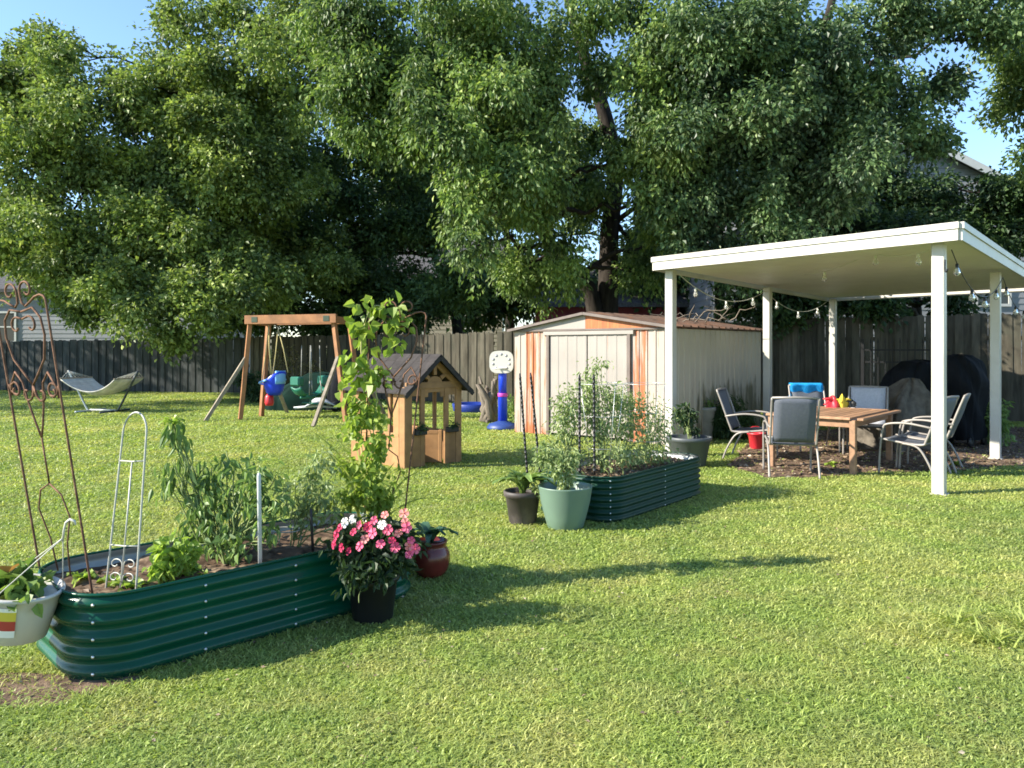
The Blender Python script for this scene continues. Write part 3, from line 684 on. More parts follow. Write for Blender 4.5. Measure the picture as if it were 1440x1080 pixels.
def rosette(name, label, cat, base, n, L, Wd, lm, seed, group=None, up=.9, parent=None, t0=22):    # lettuce and other leaf rosettes
    rng = np.random.default_rng(seed); base = Vector(base)
    root = thing(name, label, cat, base, 0, group) if parent is None else parent
    az = np.arange(n)*2.4+rng.normal(size=n)*.2; k = np.linspace(1, 0, n)
    V = []; Fs = []; o = 0
    for i in range(n):
        tilt = R(t0+58*(1-k[i])*up+rng.normal()*6); ln = L*(.55+.45*k[i])*(.85+.3*rng.random()); w = Wd*(.6+.5*rng.random())
        d = Vector((math.cos(az[i]), math.sin(az[i]), 0)); s = Vector((-d.y, d.x, 0)); nu, nv = 6, 5
        for a in range(nu):
            t = a/(nu-1); th = tilt-R(45)*t*t*(.5+k[i]*.6)
            p = base+d*(ln*t*math.cos(th))+Vector((0, 0, .01+ln*t*math.sin(max(th, -.2))))
            ww = w*math.sin(math.pi*min(1, .12+.82*t))**.7*.5
            for b in range(nv):
                q = (b/(nv-1)-.5)*2
                V.append(p+s*ww*q+Vector((0, 0, abs(q)*ww*.35+.012*math.sin(9*t+5*q+i)*abs(q)))-d*abs(q)*.1*ww)
        for a in range(nu-1):
            for b in range(nv-1): Fs.append((o+a*nv+b, o+(a+1)*nv+b, o+(a+1)*nv+b+1, o+a*nv+b+1))
        o = len(V)
    fast_mesh('foliage', [tuple(v) for v in V], Fs, lm, root, True, True)
    return root
def ball(p, r, rz=None): return (tuple(p), (r, r, rz if rz else r))
gv = 'vegetables planted in the glossy green bed'
zs = .30
# greens low in the glossy bed
rosette('lettuce_plant', 'large bright green bolted lettuce near the middle of the glossy bed', 'plant', G(250, 812, zs), 22, .17, .10, m_lettuce, 31, gv, up=.75)
bushy('lettuce_plant', 'tall frilly lettuce heart beside the pale arched trellis', 'plant', G(238, 815, zs), [ball(Q(248, 775, 4.08), .075, .06), ball(Q(235, 795, 4.02), .06, .05)], m_lettuce, 32, leaf=.05, per=22, dens=60, clump_r=.04, group=gv, aspect=.75)
for i, (x, y, lb) in enumerate([(186, 836, 'small yellow green seedling at the foot of the pale arched trellis'), (118, 822, 'low seedling between the two legs of the rusty left trellis'), (160, 828, 'small lettuce seedling just left of the pale arched trellis'), (222, 822, 'sprouting lettuce seedling against the front rim of the glossy bed'), (282, 815, 'tiny pale sprout in front of the pepper bush')]):
    rosette('seedling', lb, 'plant', G(x, y, zs), 9, [.15, .13, .12, .09, .06][i], .075, m_lettuce, 40+i, gv)
# pepper bush and its drooping tall neighbour
pb = G(322, 798, zs)
bushy('pepper_bush', 'dark leafy pepper bush beside the white stake', 'plant', pb,
      [LP(290, 690, 4.6, 30, 36), LP(330, 675, 4.55, 40, 30), LP(365, 668, 4.5, 26, 24), LP(300, 730, 4.5, 32, 30), LP(340, 725, 4.45, 36, 32), LP(372, 712, 4.4, 26, 30), LP(275, 715, 4.7, 18, 30), LP(385, 745, 4.4, 16, 22), LP(312, 650, 4.6, 18, 12), LP(305, 765, 4.4, 24, 18), LP(340, 765, 4.35, 26, 16), LP(278, 750, 4.6, 16, 18), LP(355, 690, 4.5, 22, 20)],
      m_plant, 33, leaf=.058, per=9, dens=22, clump_r=.07, group=gv, droop=1.0, aspect=.42, sr=.007)
tb = G(300, 792, zs); tp = [tb, Q(288, 720, 4.6), Q(272, 660, 4.55), Q(252, 620, 4.5), Q(243, 592, 4.48)]
bushy('drooping_plant', 'tall wilted plant with drooping leaves leaning left over the lawn', 'plant', tb,
      [LP(252, 625, 4.5, 14, 16), LP(268, 645, 4.55, 20, 18), LP(285, 665, 4.6, 14, 14), LP(243, 600, 4.48, 10, 10), LP(243, 660, 4.5, 8, 22), LP(229, 680, 4.48, 5, 14)],
      m_plant, 34, leaf=.085, per=5, dens=24, clump_r=.05, group=gv, droop=2.4, aspect=.3, extra=[tp])
rosette('drooping_tip', 'pale growing tip of the wilted plant', 'plant', Q(242, 600, 4.48), 9, .10, .03, m_lettuce, 35, parent=[o for o in bpy.data.objects if o.name == 'drooping_plant'][0])
tb = G(412, 778, zs)
bushy('tomato_plant', 'loose pale green tomato plant left of the climbing vine', 'plant', tb,
      [LP(415, 690, 4.75, 26, 34), LP(445, 668, 4.8, 28, 40), LP(465, 700, 4.75, 24, 34), LP(430, 725, 4.7, 26, 22), LP(455, 640, 4.85, 14, 18), LP(470, 735, 4.75, 18, 18)],
      m_tomato, 36, leaf=.042, per=10, dens=30, clump_r=.05, group=gv, droop=.7, aspect=.45, sr=.005)
# climbing vine: large lobed leaves on the left leg of the second trellis
vb = G(512, 745, .30+.1)
vine_l = [LP(520, 430, 5.0, 24, 12), LP(540, 428, 5.0, 16, 10), LP(500, 448, 5.0, 16, 12), LP(512, 475, 5.0, 20, 18), LP(505, 505, 5.0, 22, 18), LP(512, 535, 5.0, 22, 18), LP(500, 555, 5.0, 18, 18), LP(515, 575, 4.98, 22, 18), LP(500, 605, 4.98, 24, 18), LP(520, 625, 4.95, 22, 20), LP(505, 655, 4.95, 28, 20), LP(525, 680, 4.9, 26, 22), LP(500, 700, 4.9, 24, 18), LP(535, 705, 4.9, 20, 20), LP(560, 440, 5.0, 8, 10), LP(565, 455, 5.0, 8, 6), LP(558, 485, 5.0, 10, 6), LP(535, 530, 5.0, 14, 8)]
root = thing('climbing_vine', 'yellow green climbing vine with broad leaves smothering the rusty trellis', 'plant', vb, 0, gv)
stems_mb([[vb, Q(515, 690, 4.95), Q(508, 620, 4.97), Q(512, 540, 5.0), Q(508, 480, 5.0), Q(525, 430, 5.0), Q(555, 445, 5.0)], [vb, Q(530, 700, 4.93), Q(522, 640, 4.95), Q(530, 560, 5.0), Q(515, 500, 5.0)]], .006, .003).build('stem', m_straw, root, True)
foliage('foliage', vine_l[:7]+vine_l[14:17], m_vine, 37, root, leaf=.070, clump_r=.05, per=4, dens=22, droop=.9, aspect=.85, shell=.1, six=True)
foliage('foliage', vine_l[7:14]+vine_l[17:], m_vine, 39, root, leaf=.048, clump_r=.065, per=13, dens=28, droop=.8, aspect=.8, shell=.1, six=True)
# grassy strap leaves fanning out under the vine
def strap(label, base, tips, wd, mat, seed, name='strap_leaf_plant', group=None):
    rng = np.random.default_rng(seed); base = Vector(base); root = thing(name, label, 'plant', base, 0, group)
    mb = MB()
    for tp in tips:
        tp = Vector(tp); b = base+Vector((rng.normal()*.03, rng.normal()*.03, 0)); mid = b.lerp(tp, .5)+Vector((0, 0, (tp-b).length*.14))
        c = catmull([b, mid, tp], 7); s = (tp-b).cross(Vector((0, .4, 1))).normalized(); n = len(c); vs = []
        for i, p in enumerate(c):
            w = wd*(1-(i/(n-1))**2.2)*.5+.0008; vs += [p-s*w, p+Vector((0, 0, -w*.6)), p+s*w]
        mb.add(vs, [f for i in range(n-1) for f in ((i*3, i*3+1, i*3+4, i*3+3), (i*3+1, i*3+2, i*3+5, i*3+4))], True)
    mb.build('foliage', mat, root, True); return root
m_strap = leafmat('strap_leaf', (.26, .33, .07), (.42, .46, .14), trans=.3, patch=.1)
sb = G(522, 742, .36)
strap('fan of long straw green strap leaves under the climbing vine', sb, [Q(*t) for t in ((428, 598, 4.8), (450, 625, 4.85), (470, 610, 5.0), (555, 650, 4.9), (612, 655, 4.8), (560, 668, 5), (500, 625, 5.1), (600, 690, 4.7), (480, 655, 4.6), (540, 625, 5), (655, 705, 4.9), (465, 680, 4.6), (520, 600, 5.05))],   .020, m_strap, 38, group=gv)
# stakes
def stake(label, p, q, r, mat, group=None, rings=False):
    p, q = Vector(p), Vector(q); root = thing('garden_stake', label, 'stake', p, 0, group)
    d = (q-p); mb = MB(); n = int(d.length/.045) if rings else 1
    pp_ = []; rr_ = []
    for k in range(n):
        for t, f in ((0, 1), (.8, 1), (.86, 1.25), (.95, 1.25)) if rings else ((0, 1),): pp_.append(p+d*((k+t)/n*.97)); rr_.append(r*f)
    mb.tube(pp_+[p+d*.97, q], rr_+[r, r*.55], 8); mb.build('rod', mat, root, True)
    return root
m_wstake = M('white_plastic_stake', (.48, .50, .48), .5, var=.08, bmp=.05)
stake('white plastic stake standing by the front rim of the glossy bed', Q(366, 803, 4.2), Q(364, 665, 4.2), .0115, m_wstake)
stake('short black stake at the foot of the loose tomato plant', Q(441, 795, 4.5), Q(437, 715, 4.52), .0085, m_black)
ring = thing('plant_support_ring', 'small pale wire plant ring on legs behind the white stake', 'plant support', G(400, 775, zs))
mb = MB(); c = Q(400, 745, 4.7); mb.tube([c+Vector((.1*math.cos(a*.2618), .07*math.sin(a*.2618), 0)) for a in range(25)], .004, 6); mb.build('ring', m_whiterod, ring, True)
for a in (0, 2.1, 4.2):
    l = MB(); p = c+Vector((.1*math.cos(a), .07*math.sin(a), 0)); l.tube([p, Vector((p.x, p.y, .29))], .0035, 5); l.build('leg', m_whiterod, ring, True)

# tomatoes in the second bed
g2 = 'tomato plants in the dull green bed'
def b2(s, t, z=.33): return bedpt(B2C, B2A, s, t, z)
toms = [('feathery tomato plant at the left end of the dull green bed', b2(-.72, .2), [(795,600,7.5,24,40),(790,650,7.4,26,26),(815,560,7.5,26,24),(800,575,7.5,22,30),(775,640,7.6,20,24)]),
        ('tall tomato plant with airy flower tops beside the black stakes', b2(-.42, .0), [(840,590,7.6,26,36),(850,640,7.4,28,30),(835,555,7.6,24,20),(862,570,7.7,22,26),(845,512,7.7,5,7),(832,522,7.7,5,6),(822,535,7.7,8,8)]),
        ('bushy tomato plant in the middle of the dull green bed', b2(.05, .12), [(880,600,7.9,30,34),(885,640,7.8,28,28),(870,560,8,22,20),(900,575,8,20,22)]),
        ('tomato plant at the right end of the dull green bed', b2(.42, .0), [(920,620,8.2,26,32),(910,650,8.1,24,22),(930,590,8.3,16,22),(925,655,8.1,16,18)])]
for i, (lb, b, ls) in enumerate(toms):
    bushy('tomato_plant', lb, 'plant', b, [LP(*l) for l in ls], m_tomato, 50+i, leaf=.042, per=13, dens=34, clump_r=.085, group=g2, droop=.7, aspect=.42, shell=.1, sr=.006)
for lb, a, b in (('black ridged stake rising from the dull green bed, left one of the upright pair', Q(815, 668, 7.1), Q(815, 527, 7.1)), ('black ridged stake rising from the dull green bed, right one of the upright pair', Q(836, 668, 7.05), Q(835, 526, 7.05)),
                ('leaning black stake behind the brown pot, left of the leaning pair', Q(745, 715, 7.25), Q(731, 525, 7.25)), ('leaning black stake behind the brown pot, right of the leaning pair', Q(764, 715, 7.3), Q(746, 524, 7.3))):
    stake(lb, a, b, .011, m_black, 'black plant stakes', True)
m_wire = M('galvanised_wire', (.55, .56, .54), .4, .7, var=.1, bmp=0)
def cage(label, c, r0, r1, h):
    root = thing('tomato_cage', label, 'tomato cage', c, 0, 'wire tomato cages'); c = Vector(c)
    for k in range(4):
        a = k*math.pi/2+.4; m = MB(); m.tube([c+Vector((r0*math.cos(a), r0*math.sin(a), 0)), c+Vector((r1*math.cos(a), r1*math.sin(a), h))], .0024, 5); m.build('leg', m_wire, root, True)
    for t in (.3, .65, 1):
        r = r0+(r1-r0)*t; m = MB(); m.tube([c+Vector((r*math.cos(a*.2618), r*math.sin(a*.2618), h*t)) for a in range(25)], .0024, 5); m.build('ring', m_wire, root, True)
cage('wire tomato cage around the airy tomato beside the black stakes', b2(-.42, 0), .12, .24, .88)
cage('wire tomato cage around the plant at the right end of the dull green bed', b2(.42, 0), .12, .24, .85)

# ------------------------------------------------------------------ pots
def pot(name, label, base, prof, mat, soil_r, soil_z, group='planters standing on the lawn', rot=(0, 0, 0), n=40, ribs=None):
    root = thing(name, label, 'plant pot', base, 0, group)
    mb = MB(); mb.lathe(prof, n); o = mb.build('body', mat, root)
    s = MB(); rg = random.Random(3)
    s.lathe([(0, soil_z+.012), (soil_r*.4, soil_z+.014), (soil_r*.8, soil_z+.004), (soil_r, soil_z)], 24).build('soil', m_soil, root)
    root.rotation_euler = rot
    if 'hanging' in name or name == 'black_pot': root.scale = (.88, .88, .88)
    return root
m_brownpot = M('dark_brown_pot', (.055, .045, .042), .6, var=.3, scale=5, bmp=.1, dirt=(.2, .17, .15), dirt_amt=.5)
m_sage = M('sage_green_pot', (.13, .20, .15), .42, var=.08, scale=3, bmp=.03)
m_greypot = M('grey_plastic_pot', (.07, .08, .085), .5, var=.12, scale=3, bmp=.05)
m_redpot = M('oxblood_glaze', (.13, .022, .016), .25, var=.3, scale=6, bmp=.05)
m_terr = M('pale_stone_planter', (.28, .27, .24), .8, var=.15, scale=8, bmp=.3)
m_whitepot = M('white_plastic_pot', (.52, .50, .45), .35, var=.06, scale=3, bmp=.03)
bp = G(735, 735)
pot('brown_pot', 'round dark brown pot of broad leafy greens', bp, [(.115, 0), (.12, .01), (.152, .235), (.168, .24), (.172, .285), (.16, .29), (.15, .28), (.14, .24)], m_brownpot, .145, .245)
rosette('leafy_greens', 'broad leaved dark greens growing in the dark brown pot', 'plant', bp+Vector((0, 0, .25)), 26, .32, .11, m_plant, 60, up=.2, t0=68)
bushy('trailing_herb', 'trailing herb with small white flowers at the edge of the brown pot', 'plant', bp+Vector((.1, -.05, .25)), [ball(bp+Vector((.13, -.06, .29)), .06, .05)], m_tomato, 61, leaf=.035, per=16, dens=60, clump_r=.03)
gp = G(795, 742)
pot('sage_green_pot', 'wide sage green pot with tapering sides beside the dull green bed', gp, [(.145, 0), (.155, .012), (.18, .10), (.215, .24), (.232, .355), (.235, .365), (.22, .365), (.212, .34), (.20, .27)], m_sage, .205, .29)
bushy('tomato_seedling', 'slim young tomato plant growing in the sage green pot', 'plant', gp+Vector((-.02, 0, .28)), [LP(785, 655, 6.6, 16, 22), LP(795, 675, 6.6, 14, 12), LP(770, 640, 6.7, 14, 18), LP(800, 645, 6.6, 12, 16)], m_tomato, 62, leaf=.05, per=10, dens=50, clump_r=.04)
kp = G(969, 655)
pot('grey_pot', 'large grey pot with a wide rim behind the dull green bed', kp, [(.20, 0), (.21, .01), (.275, .33), (.295, .34), (.30, .385), (.285, .39), (.27, .375), (.262, .33)], m_greypot, .265, .33)
bushy('young_shrub', 'young leafy shrub growing in the large grey pot', 'plant', kp+Vector((0, 0, .33)), [LP(966, 590, 10.3, 12, 20), LP(970, 605, 10.3, 10, 8), LP(957, 580, 10.4, 8, 12)], m_leaf_dark, 63, leaf=.07, per=10, dens=26, clump_r=.06)
tp = G(992, 618)
pot('tall_planter', 'tall pale tapered planter by the shed side wall', tp, [(.10, 0), (.115, .01), (.155, .48), (.175, .5), (.18, .55), (.165, .555), (.15, .53)], m_terr, .14, .5)
bushy('trailing_herb', 'low dark herb growing in the tall pale planter', 'plant', tp+Vector((0, 0, .5)), [ball(tp+Vector((0, 0, .58)), .13, .08)], m_plant, 64, leaf=.06, per=12, dens=40, clump_r=.05)
sbp = G(1027, 617)
bushy('round_shrub', 'dark round shrub against the shed side wall', 'shrub', sbp, [ball(sbp+Vector((0, 0, .34)), .34, .33), ball(sbp+Vector((.14, -.1, .25)), .24, .22), ball(sbp+Vector((-.16, -.05, .27)), .2, .22)], leafmat('shrub_leaf', (.022, .05, .015), (.055, .10, .028), patch=.1), 65, leaf=.07, per=22, dens=40, clump_r=.09, aspect=.3, droop=.9)
rp = G(606, 810)
pot('red_pot', 'round bellied oxblood glazed pot at the right end of the glossy bed', rp, [(.075, 0), (.085, .008), (.115, .05), (.132, .11), (.128, .165), (.108, .20), (.104, .215), (.112, .235), (.112, .245), (.1, .248), (.092, .225)], m_redpot, .094, .215)
rosette('leafy_greens', 'blue green leafy plant growing in the oxblood pot', 'plant', rp+Vector((0, 0, .22)), 20, .19, .07, leafmat('blue_green_leaf', (.03, .085, .05), (.08, .16, .10), patch=.1), 66, up=.25, t0=64)
fp = Vector((-.80, 4.42, 0))
pot('black_pot', 'black plastic nursery pot in shade at the front of the glossy bed', fp, [(.125, 0), (.13, .008), (.16, .25), (.172, .255), (.175, .285), (.165, .288), (.155, .26)], m_black, .155, .255)
# pink and white flowers
m_pink = leafmat('pink_petal', (.75, .05, .17), (.85, .20, .32), rough=.6, trans=.3, tcol=1.0, patch=.05)
m_hot = leafmat('crimson_petal', (.65, .02, .10), (.80, .07, .17), rough=.6, trans=.3, tcol=1.0, patch=.05)
m_coral = leafmat('coral_petal', (.80, .20, .17), (.85, .38, .36), rough=.6, trans=.3, tcol=1.0, patch=.05)
m_pale = leafmat('white_petal', (.80, .72, .72), (.85, .82, .80), rough=.6, trans=.3, tcol=1.0, patch=.05)
fl = bushy('flowering_plant', 'mound of pink and white flowers spilling from the black pot', 'plant', fp+Vector((0, 0, .25)),
           [LP(500, 760, 4.35, 30, 26), LP(535, 750, 4.4, 34, 26), LP(560, 765, 4.38, 26, 30), LP(520, 795, 4.25, 40, 26), LP(560, 785, 4.3, 20, 20), LP(525, 812, 4.2, 20, 12), LP(488, 778, 4.28, 14, 14)],
           leafmat('dark_flower_leaf', (.014, .035, .014), (.045, .08, .026), patch=.1), 67, leaf=.05, per=14, dens=55, clump_r=.05, aspect=.5)
FL = [(473,752,'h'),(497,748,'h'),(480,770,'h'),(490,775,'h'),(524,750,'p'),(517,741,'h'),(506,768,'p'),(505,738,'p'),(485,735,'w'),(526,732,'p'),(541,724,'c'),(568,722,'c'),(570,735,'c'),(572,742,'p'),(578,760,'p'),(556,770,'p'),(575,780,'p'),(551,760,'h'),(575,768,'c'),(537,738,'w'),(470,765,'h'),(545,745,'p'),(560,750,'c'),(495,730,'w'),(584,772,'p'),(535,765,'p'),(478,742,'h'),(513,758,'c')]
mk = {'h': m_hot, 'p': m_pink, 'c': m_coral, 'w': m_pale}; proto = {}
for k in mk:
    m = MB()
    for i in range(5):
        a = i*2*math.pi/5; ca, sa = math.cos(a), math.sin(a); P = lambda r, t, z: (r*ca-t*sa, r*sa+t*ca, z)
        m.add([P(.002, 0, 0), P(.012, -.008, .004), P(.022, -.011, .003), P(.026, 0, .0), P(.022, .011, .003), P(.012, .008, .004)], [(0, 1, 2, 3), (0, 3, 4, 5)])
    m.lathe([(.003, .002), (.0035, .005), (0, .007)], 8); proto[k] = m
rgf = random.Random(9)
firsts = {}
for x, y, k in FL:
    if k not in firsts: o = proto[k].build('flower', mk[k], fl); firsts[k] = o
    else: o = firsts[k].copy(); COL.objects.link(o); o.parent = fl
    o.location = Q(x, y, 4.13+rgf.uniform(-.04, .05)+abs(x-525)*.0012)-fl.location
    nd = Vector((-.35+(x-525)*.012+rgf.uniform(-.3, .3), -.9, .45+rgf.uniform(-.3, .3)))
    o.rotation_euler = nd.to_track_quat('Z', 'Y').to_euler(); sc_ = rgf.uniform(.85, 1.2); o.scale = (sc_, sc_, sc_)
# white pot with hanger at the left edge
hp = Vector(((22-CX)/F*3.62, 3.62, .185))
root = pot('hanging_pot', 'tilted white plastic hanging pot with red and yellow label at the left edge', hp, [(.135, .02), (.145, .025), (.18, .20), (.195, .262), (.205, .268), (.205, .282), (.19, .284), (.18, .26)], m_whitepot, .183, .245, rot=(R(2), R(8), 0))
hk = MB()
top = Vector((.165, .04, .56))
for k in range(3):
    a = R(20+120*k); e = Vector((.195*math.cos(a), .195*math.sin(a), .27)); hk.tube([e, e.lerp(top, .93)+Vector((0, 0, 0)), top], .003, 5)
hk.tube([top+Vector((x, 0, z)) for x, z in ((0, -.02), (0, .05), (.005, .085), (.025, .105), (.05, .10), (.06, .08))], [.006, .006, .007, .008, .007, .005], 6)
hk.build('hanger', m_whitepot, root)
lm, nt, bs = newmat('seed_label'); zz = _n(nt, 'ShaderNodeSeparateXYZ'); nt.links.new(coords(nt), zz.inputs[0])
lc = ramp(nt, zz.outputs[2], [(0, (.8, .78, .72)), (.11, (.42, .05, .04)), (.165, (.62, .5, .06)), (.215, (.8, .78, .7))], 'CONSTANT'); nt.links.new(lc, bs.inputs['Base Color']); bs.inputs['Roughness'].default_value = .5
lb = MB(); lb.grid(lambda u, v: (((.155+.0345*(.1+.9*v))*1.0+.005)*math.cos(R(252+46*u)), ((.155+.0345*(.1+.9*v))+.005)*math.sin(R(252+46*u)), .075+.165*v), 14, 4)
lb.build('label', lm, root)
bushy('potted_lettuce', 'red and green lettuce leaves filling the white hanging pot', 'plant', hp+Vector((0, 0, .25)), [ball(hp+Vector((-.06, -.03, .25)), .09, .04), ball(hp+Vector((.07, -.02, .24)), .08, .035), ball(hp+Vector((.0, .06, .26)), .09, .045)],
      leafmat('red_lettuce', (.07, .14, .03), (.20, .28, .06), (.28, .10, .05), patch=.1), 68, leaf=.075, per=14, dens=40, clump_r=.05, aspect=.8)

# ------------------------------------------------------------------ swing set
SB = dict(a=Vector((-5.93, 16.8, 0)), b=Vector((-5.70, 17.5, 0)), c=Vector((-3.53, 16.35, 0)), d=Vector((-3.33, 17.1, 0)))
ST = {'a': Q(352, 448, 16.9), 'b': Q(378, 451, 17.35), 'c': Q(469, 446, 16.5), 'd': Q(491, 449, 16.95)}
sw = thing('swing_set', 'reddish cedar swing set with splayed braces', 'swing set', ((SB['a'].x+SB['d'].x)/2, 17, 0))
for k in 'abcd':
    m = MB(); m.bar(SB[k], ST[k]+Vector((0, 0, -.02)), .09, .09); m.build('leg', m_cedar, sw, True)
for k, ft in (('a', Vector((-6.52, 16.35, 0))), ('b', Vector((-5.42, 18.55, 0))), ('c', Vector((-3.92, 15.15, 0))), ('d', Vector((-3.0, 18.1, 0)))):
    m = MB(); up = SB[k].lerp(ST[k], .62); m.bar(ft, up, .065, .075); m.build('brace', m_weather, sw, True)
def beam(p, q, w=.07, h=.15, nm='beam'):
    m = MB(); m.bar(p, q, w, h); return m.build(nm, m_cedar, sw, True)
u = (ST['c']-ST['a']).normalized()
beam(ST['a']-u*.09+Vector((0, -.08, -.03)), ST['c']+u*.09+Vector((0, -.08, -.03)), .08, .19); beam(ST['b']+Vector((0, .08, -.03)), ST['d']+Vector((0, .08, -.03)), .06, .14)
beam(ST['c']+Vector((.02, 0, -.05)), ST['d']+Vector((.02, 0, -.05)), .05, .15); beam(ST['a']+Vector((0, 0, -.05)), ST['b']+Vector((0, 0, -.05)), .05, .15)
m_plate = M('green_bracket', (.05, .07, .04), .5, var=.1, bmp=0)
for k, s in (('a', 1), ('c', -1)):
    m = MB(); p = ST[k]+u*s*.14+Vector((0, -.125, -.03)); m.bar(p-u*.07, p+u*.07, .008, .12); m.build('bracket', m_plate, sw, True)
m_rope = M('yellow_rope', (.50, .42, .20), .8, var=.2, bmp=0); m_chain = M('grey_rope', (.32, .32, .29), .6, .3, var=.2, bmp=0)
m_blue = M('blue_plastic', (.012, .05, .62), .35, var=.08, bmp=.02); m_lblue = M('light_blue_plastic', (.18, .42, .80), .4, var=.05, bmp=.02)
m_redp = M('red_plastic', (.62, .03, .045), .4, var=.08, bmp=.02); m_dgreen = M('dark_green_plastic', (.012, .13, .085), .4, var=.1, bmp=.02)
# toddler bucket swing
c = Q(386, 541, 17.05); ts = thing('toddler_swing', 'bright blue toddler bucket swing with red seat front', 'swing', (c.x, c.y, c.z), R(-35)); ts.scale = (1.12,)*3 # hangs from the beams
m = MB()
def shell(u_, v_):
    a = R(-150+300*u_)+math.pi; r = .19+.06*v_; hh = -.16+v_*(.30+.16*(-math.cos(a-0) > .2)*abs(math.cos(a)))
    return (r*.95*math.cos(a), r*math.sin(a), hh)
m.grid(lambda a, b: (lambda an, rr: (rr*math.cos(an), rr*.9*math.sin(an), -.2+b*(.30+.17*max(0, math.cos(an)))))(R(-150+300*a), .13+.10*b**.6), 22, 6); m.lathe([(0, -.2), (.13, -.2)], 22)
m.build('bucket', m_blue, ts, thick=.016)
m = MB(); m.grid(lambda a, b: (lambda an: (.225*math.cos(an), .2*math.sin(an), .02+b*.26))(R(-38+76*a)), 10, 4); m.build('backrest', m_lblue, ts, thick=.014)
m = MB(); m.tube(catmull([(.05, -.23, .1), (-.18, -.22, .04), (-.27, 0, .0), (-.18, .22, .04), (.05, .23, .1)], 5), .022, 8); m.build('front_bar', m_lblue, ts)
m = MB(); m.lathe([(.0, -.42), (.07, -.42), (.09, -.36), (.08, -.24), (.05, -.19)], 16, (-.16, 0, 0)); m.build('seat_front', m_redp, ts)
Mw = Matrix.Translation(c) @ Matrix.Rotation(R(-35), 4, 'Z') @ Matrix.Scale(1.12, 4); Mi = Mw.inverted()
for e, tpx in (((.16, .2, .24), (391, 462, 17.3)), ((.16, -.2, .24), (378, 458, 16.9)), ((-.24, .12, .03), (391, 462, 17.3)), ((-.24, -.12, .03), (378, 458, 16.9))):
    m = MB(); tpw = Mi @ Q(*tpx); e = Vector(e); j = e.lerp(tpw, .42).lerp(Vector((0, e.y, 1.0)), .25); m.tube([e, j, tpw], .011, 5); m.build('rope', m_rope, ts)
# two seater glider
c = Q(437, 548, 17.0); gs = thing('glider_swing', 'dark green two seater glider hanging under the cedar beam', 'swing', (c.x, c.y, c.z), R(60))
for s in (-1, 1):
    m = MB(); m.grid(lambda a, b: (s*(.18+.26*b), -.15+.30*a, -.10+.34*max(0, b-.45)**1.3+.02*math.cos(6*a)), 8, 8); m.build('seat', m_dgreen, gs, thick=.03)
    m = MB(); m.box(s*.34-.02, s*.34+.16*s, -.14, .14, .10, .30, None, .03) if s > 0 else m.box(s*.34-.16, s*.34+.02, -.14, .14, .10, .30, None, .03); m.build('backrest', m_dgreen, gs)
    for t in (-1, 1):
        m = MB(); m.tube([(s*.2, t*.15, -.1), (s*.16, t*.13, .2)], .012, 6); m.tube([(s*.16, t*.13, .2), (s*.14, t*.13, .98)], .009, 5); m.build('rope', m_chain, gs)
m = MB(); m.tube([(-.3, 0, -.16), (.3, 0, -.16)], .03, 8); m.tube([(0, -.25, -.3), (0, .25, -.3)], .022, 8); m.tube([(0, 0, -.16), (0, 0, -.3)], .02, 8); m.build('centre_bar', m_dgreen, gs)
# tarpaulin heap, grey toy and red bucket beyond the swings
def heap(label, name, cat, loc, rx, ry, h, mat, seed, rough=.12, peaks=((0, 0, 1),), fold=9, rz=0):
    rng = random.Random(seed); root = thing(name, label, cat, loc, rz); ph = [rng.uniform(0, 6.28) for _ in range(6)]
    def fn(u_, v_):
        a = 2*math.pi*u_; r = v_
        x, y = math.cos(a)*r, math.sin(a)*r
        z = max((pk[2]*math.exp(-(((x-pk[0])/.45)**2+((y-pk[1])/.55)**2)*1.3)) for pk in peaks)
        edge = min(1, (1-r)*3.2); z = (z*.8+.2)*edge**.55
        k = 1+rough*(math.sin(fold*a+ph[0]+3*z)+.6*math.sin(fold*1.7*a+ph[1]))*(.35+.65*r)*.5
        return (x*rx*k*(1-.25*z), y*ry*k*(1-.25*z), h*z*(1+rough*.5*math.sin(7*x+5*y+ph[2]))+.003)
    m = MB(); m.grid(fn, 72, 26, True, True); m.build('cover', mat, root); return root
m_tarp = M('dark_green_tarp', (.004, .02, .014), .85, var=.3, scale=3, bmp=.3); m_btarp = M('black_tarp', (.008, .0095, .012), .8, var=.3, scale=3, bmp=.25)
g = Vector((Q(448, 575, 18.6).x, 18.7, 0)); root = thing('toy_wheelbarrow', 'grey upturned toy barrow lying before the green tarpaulin', 'toy', g, R(20))
m_lgrey = M('light_grey_plastic', (.55, .57, .58), .45, var=.15, bmp=.05)
m = MB(); m.grid(lambda a, b: ((a-.5)*.75*(1-.3*b), (b-.5)*.45, .16+.20*math.sin(math.pi*a)*math.sin(math.pi*(.15+.7*b))), 14, 10); m.build('tray', m_lgrey, root, thick=.02)
for s in (-1, 1):
    m = MB(); m.tube([(-.6, s*.12, .12), (-.1, s*.12, .16), (.4, s*.05, .1)], .02, 6); m.build('handle', m_lgrey, root)
m = MB(); m.lathe([(.03, -.04), (.12, -.035), (.13, 0), (.12, .035), (.03, .04)], 18); w_ = m.build('wheel', m_black, root); w_.rotation_euler = (R(90), 0, 0); w_.location = (.38, 0, .13)
rb = G(381, 566); root = thing('red_bucket', 'red plastic bucket on the grass beyond the blue swing', 'bucket', rb)
MB().lathe([(.11, 0), (.12, .01), (.17, .30), (.185, .305), (.185, .33), (.165, .33), (.155, .3), (.11, .03)], 24).build('body', m_redp, root)
m = MB(); m.tube([(.18*math.cos(R(a)), .03, .32+.14*math.sin(R(a))) for a in range(0, 181, 15)], .008, 5); m.build('handle', m_redp, root)
sbp = G(352, 566)
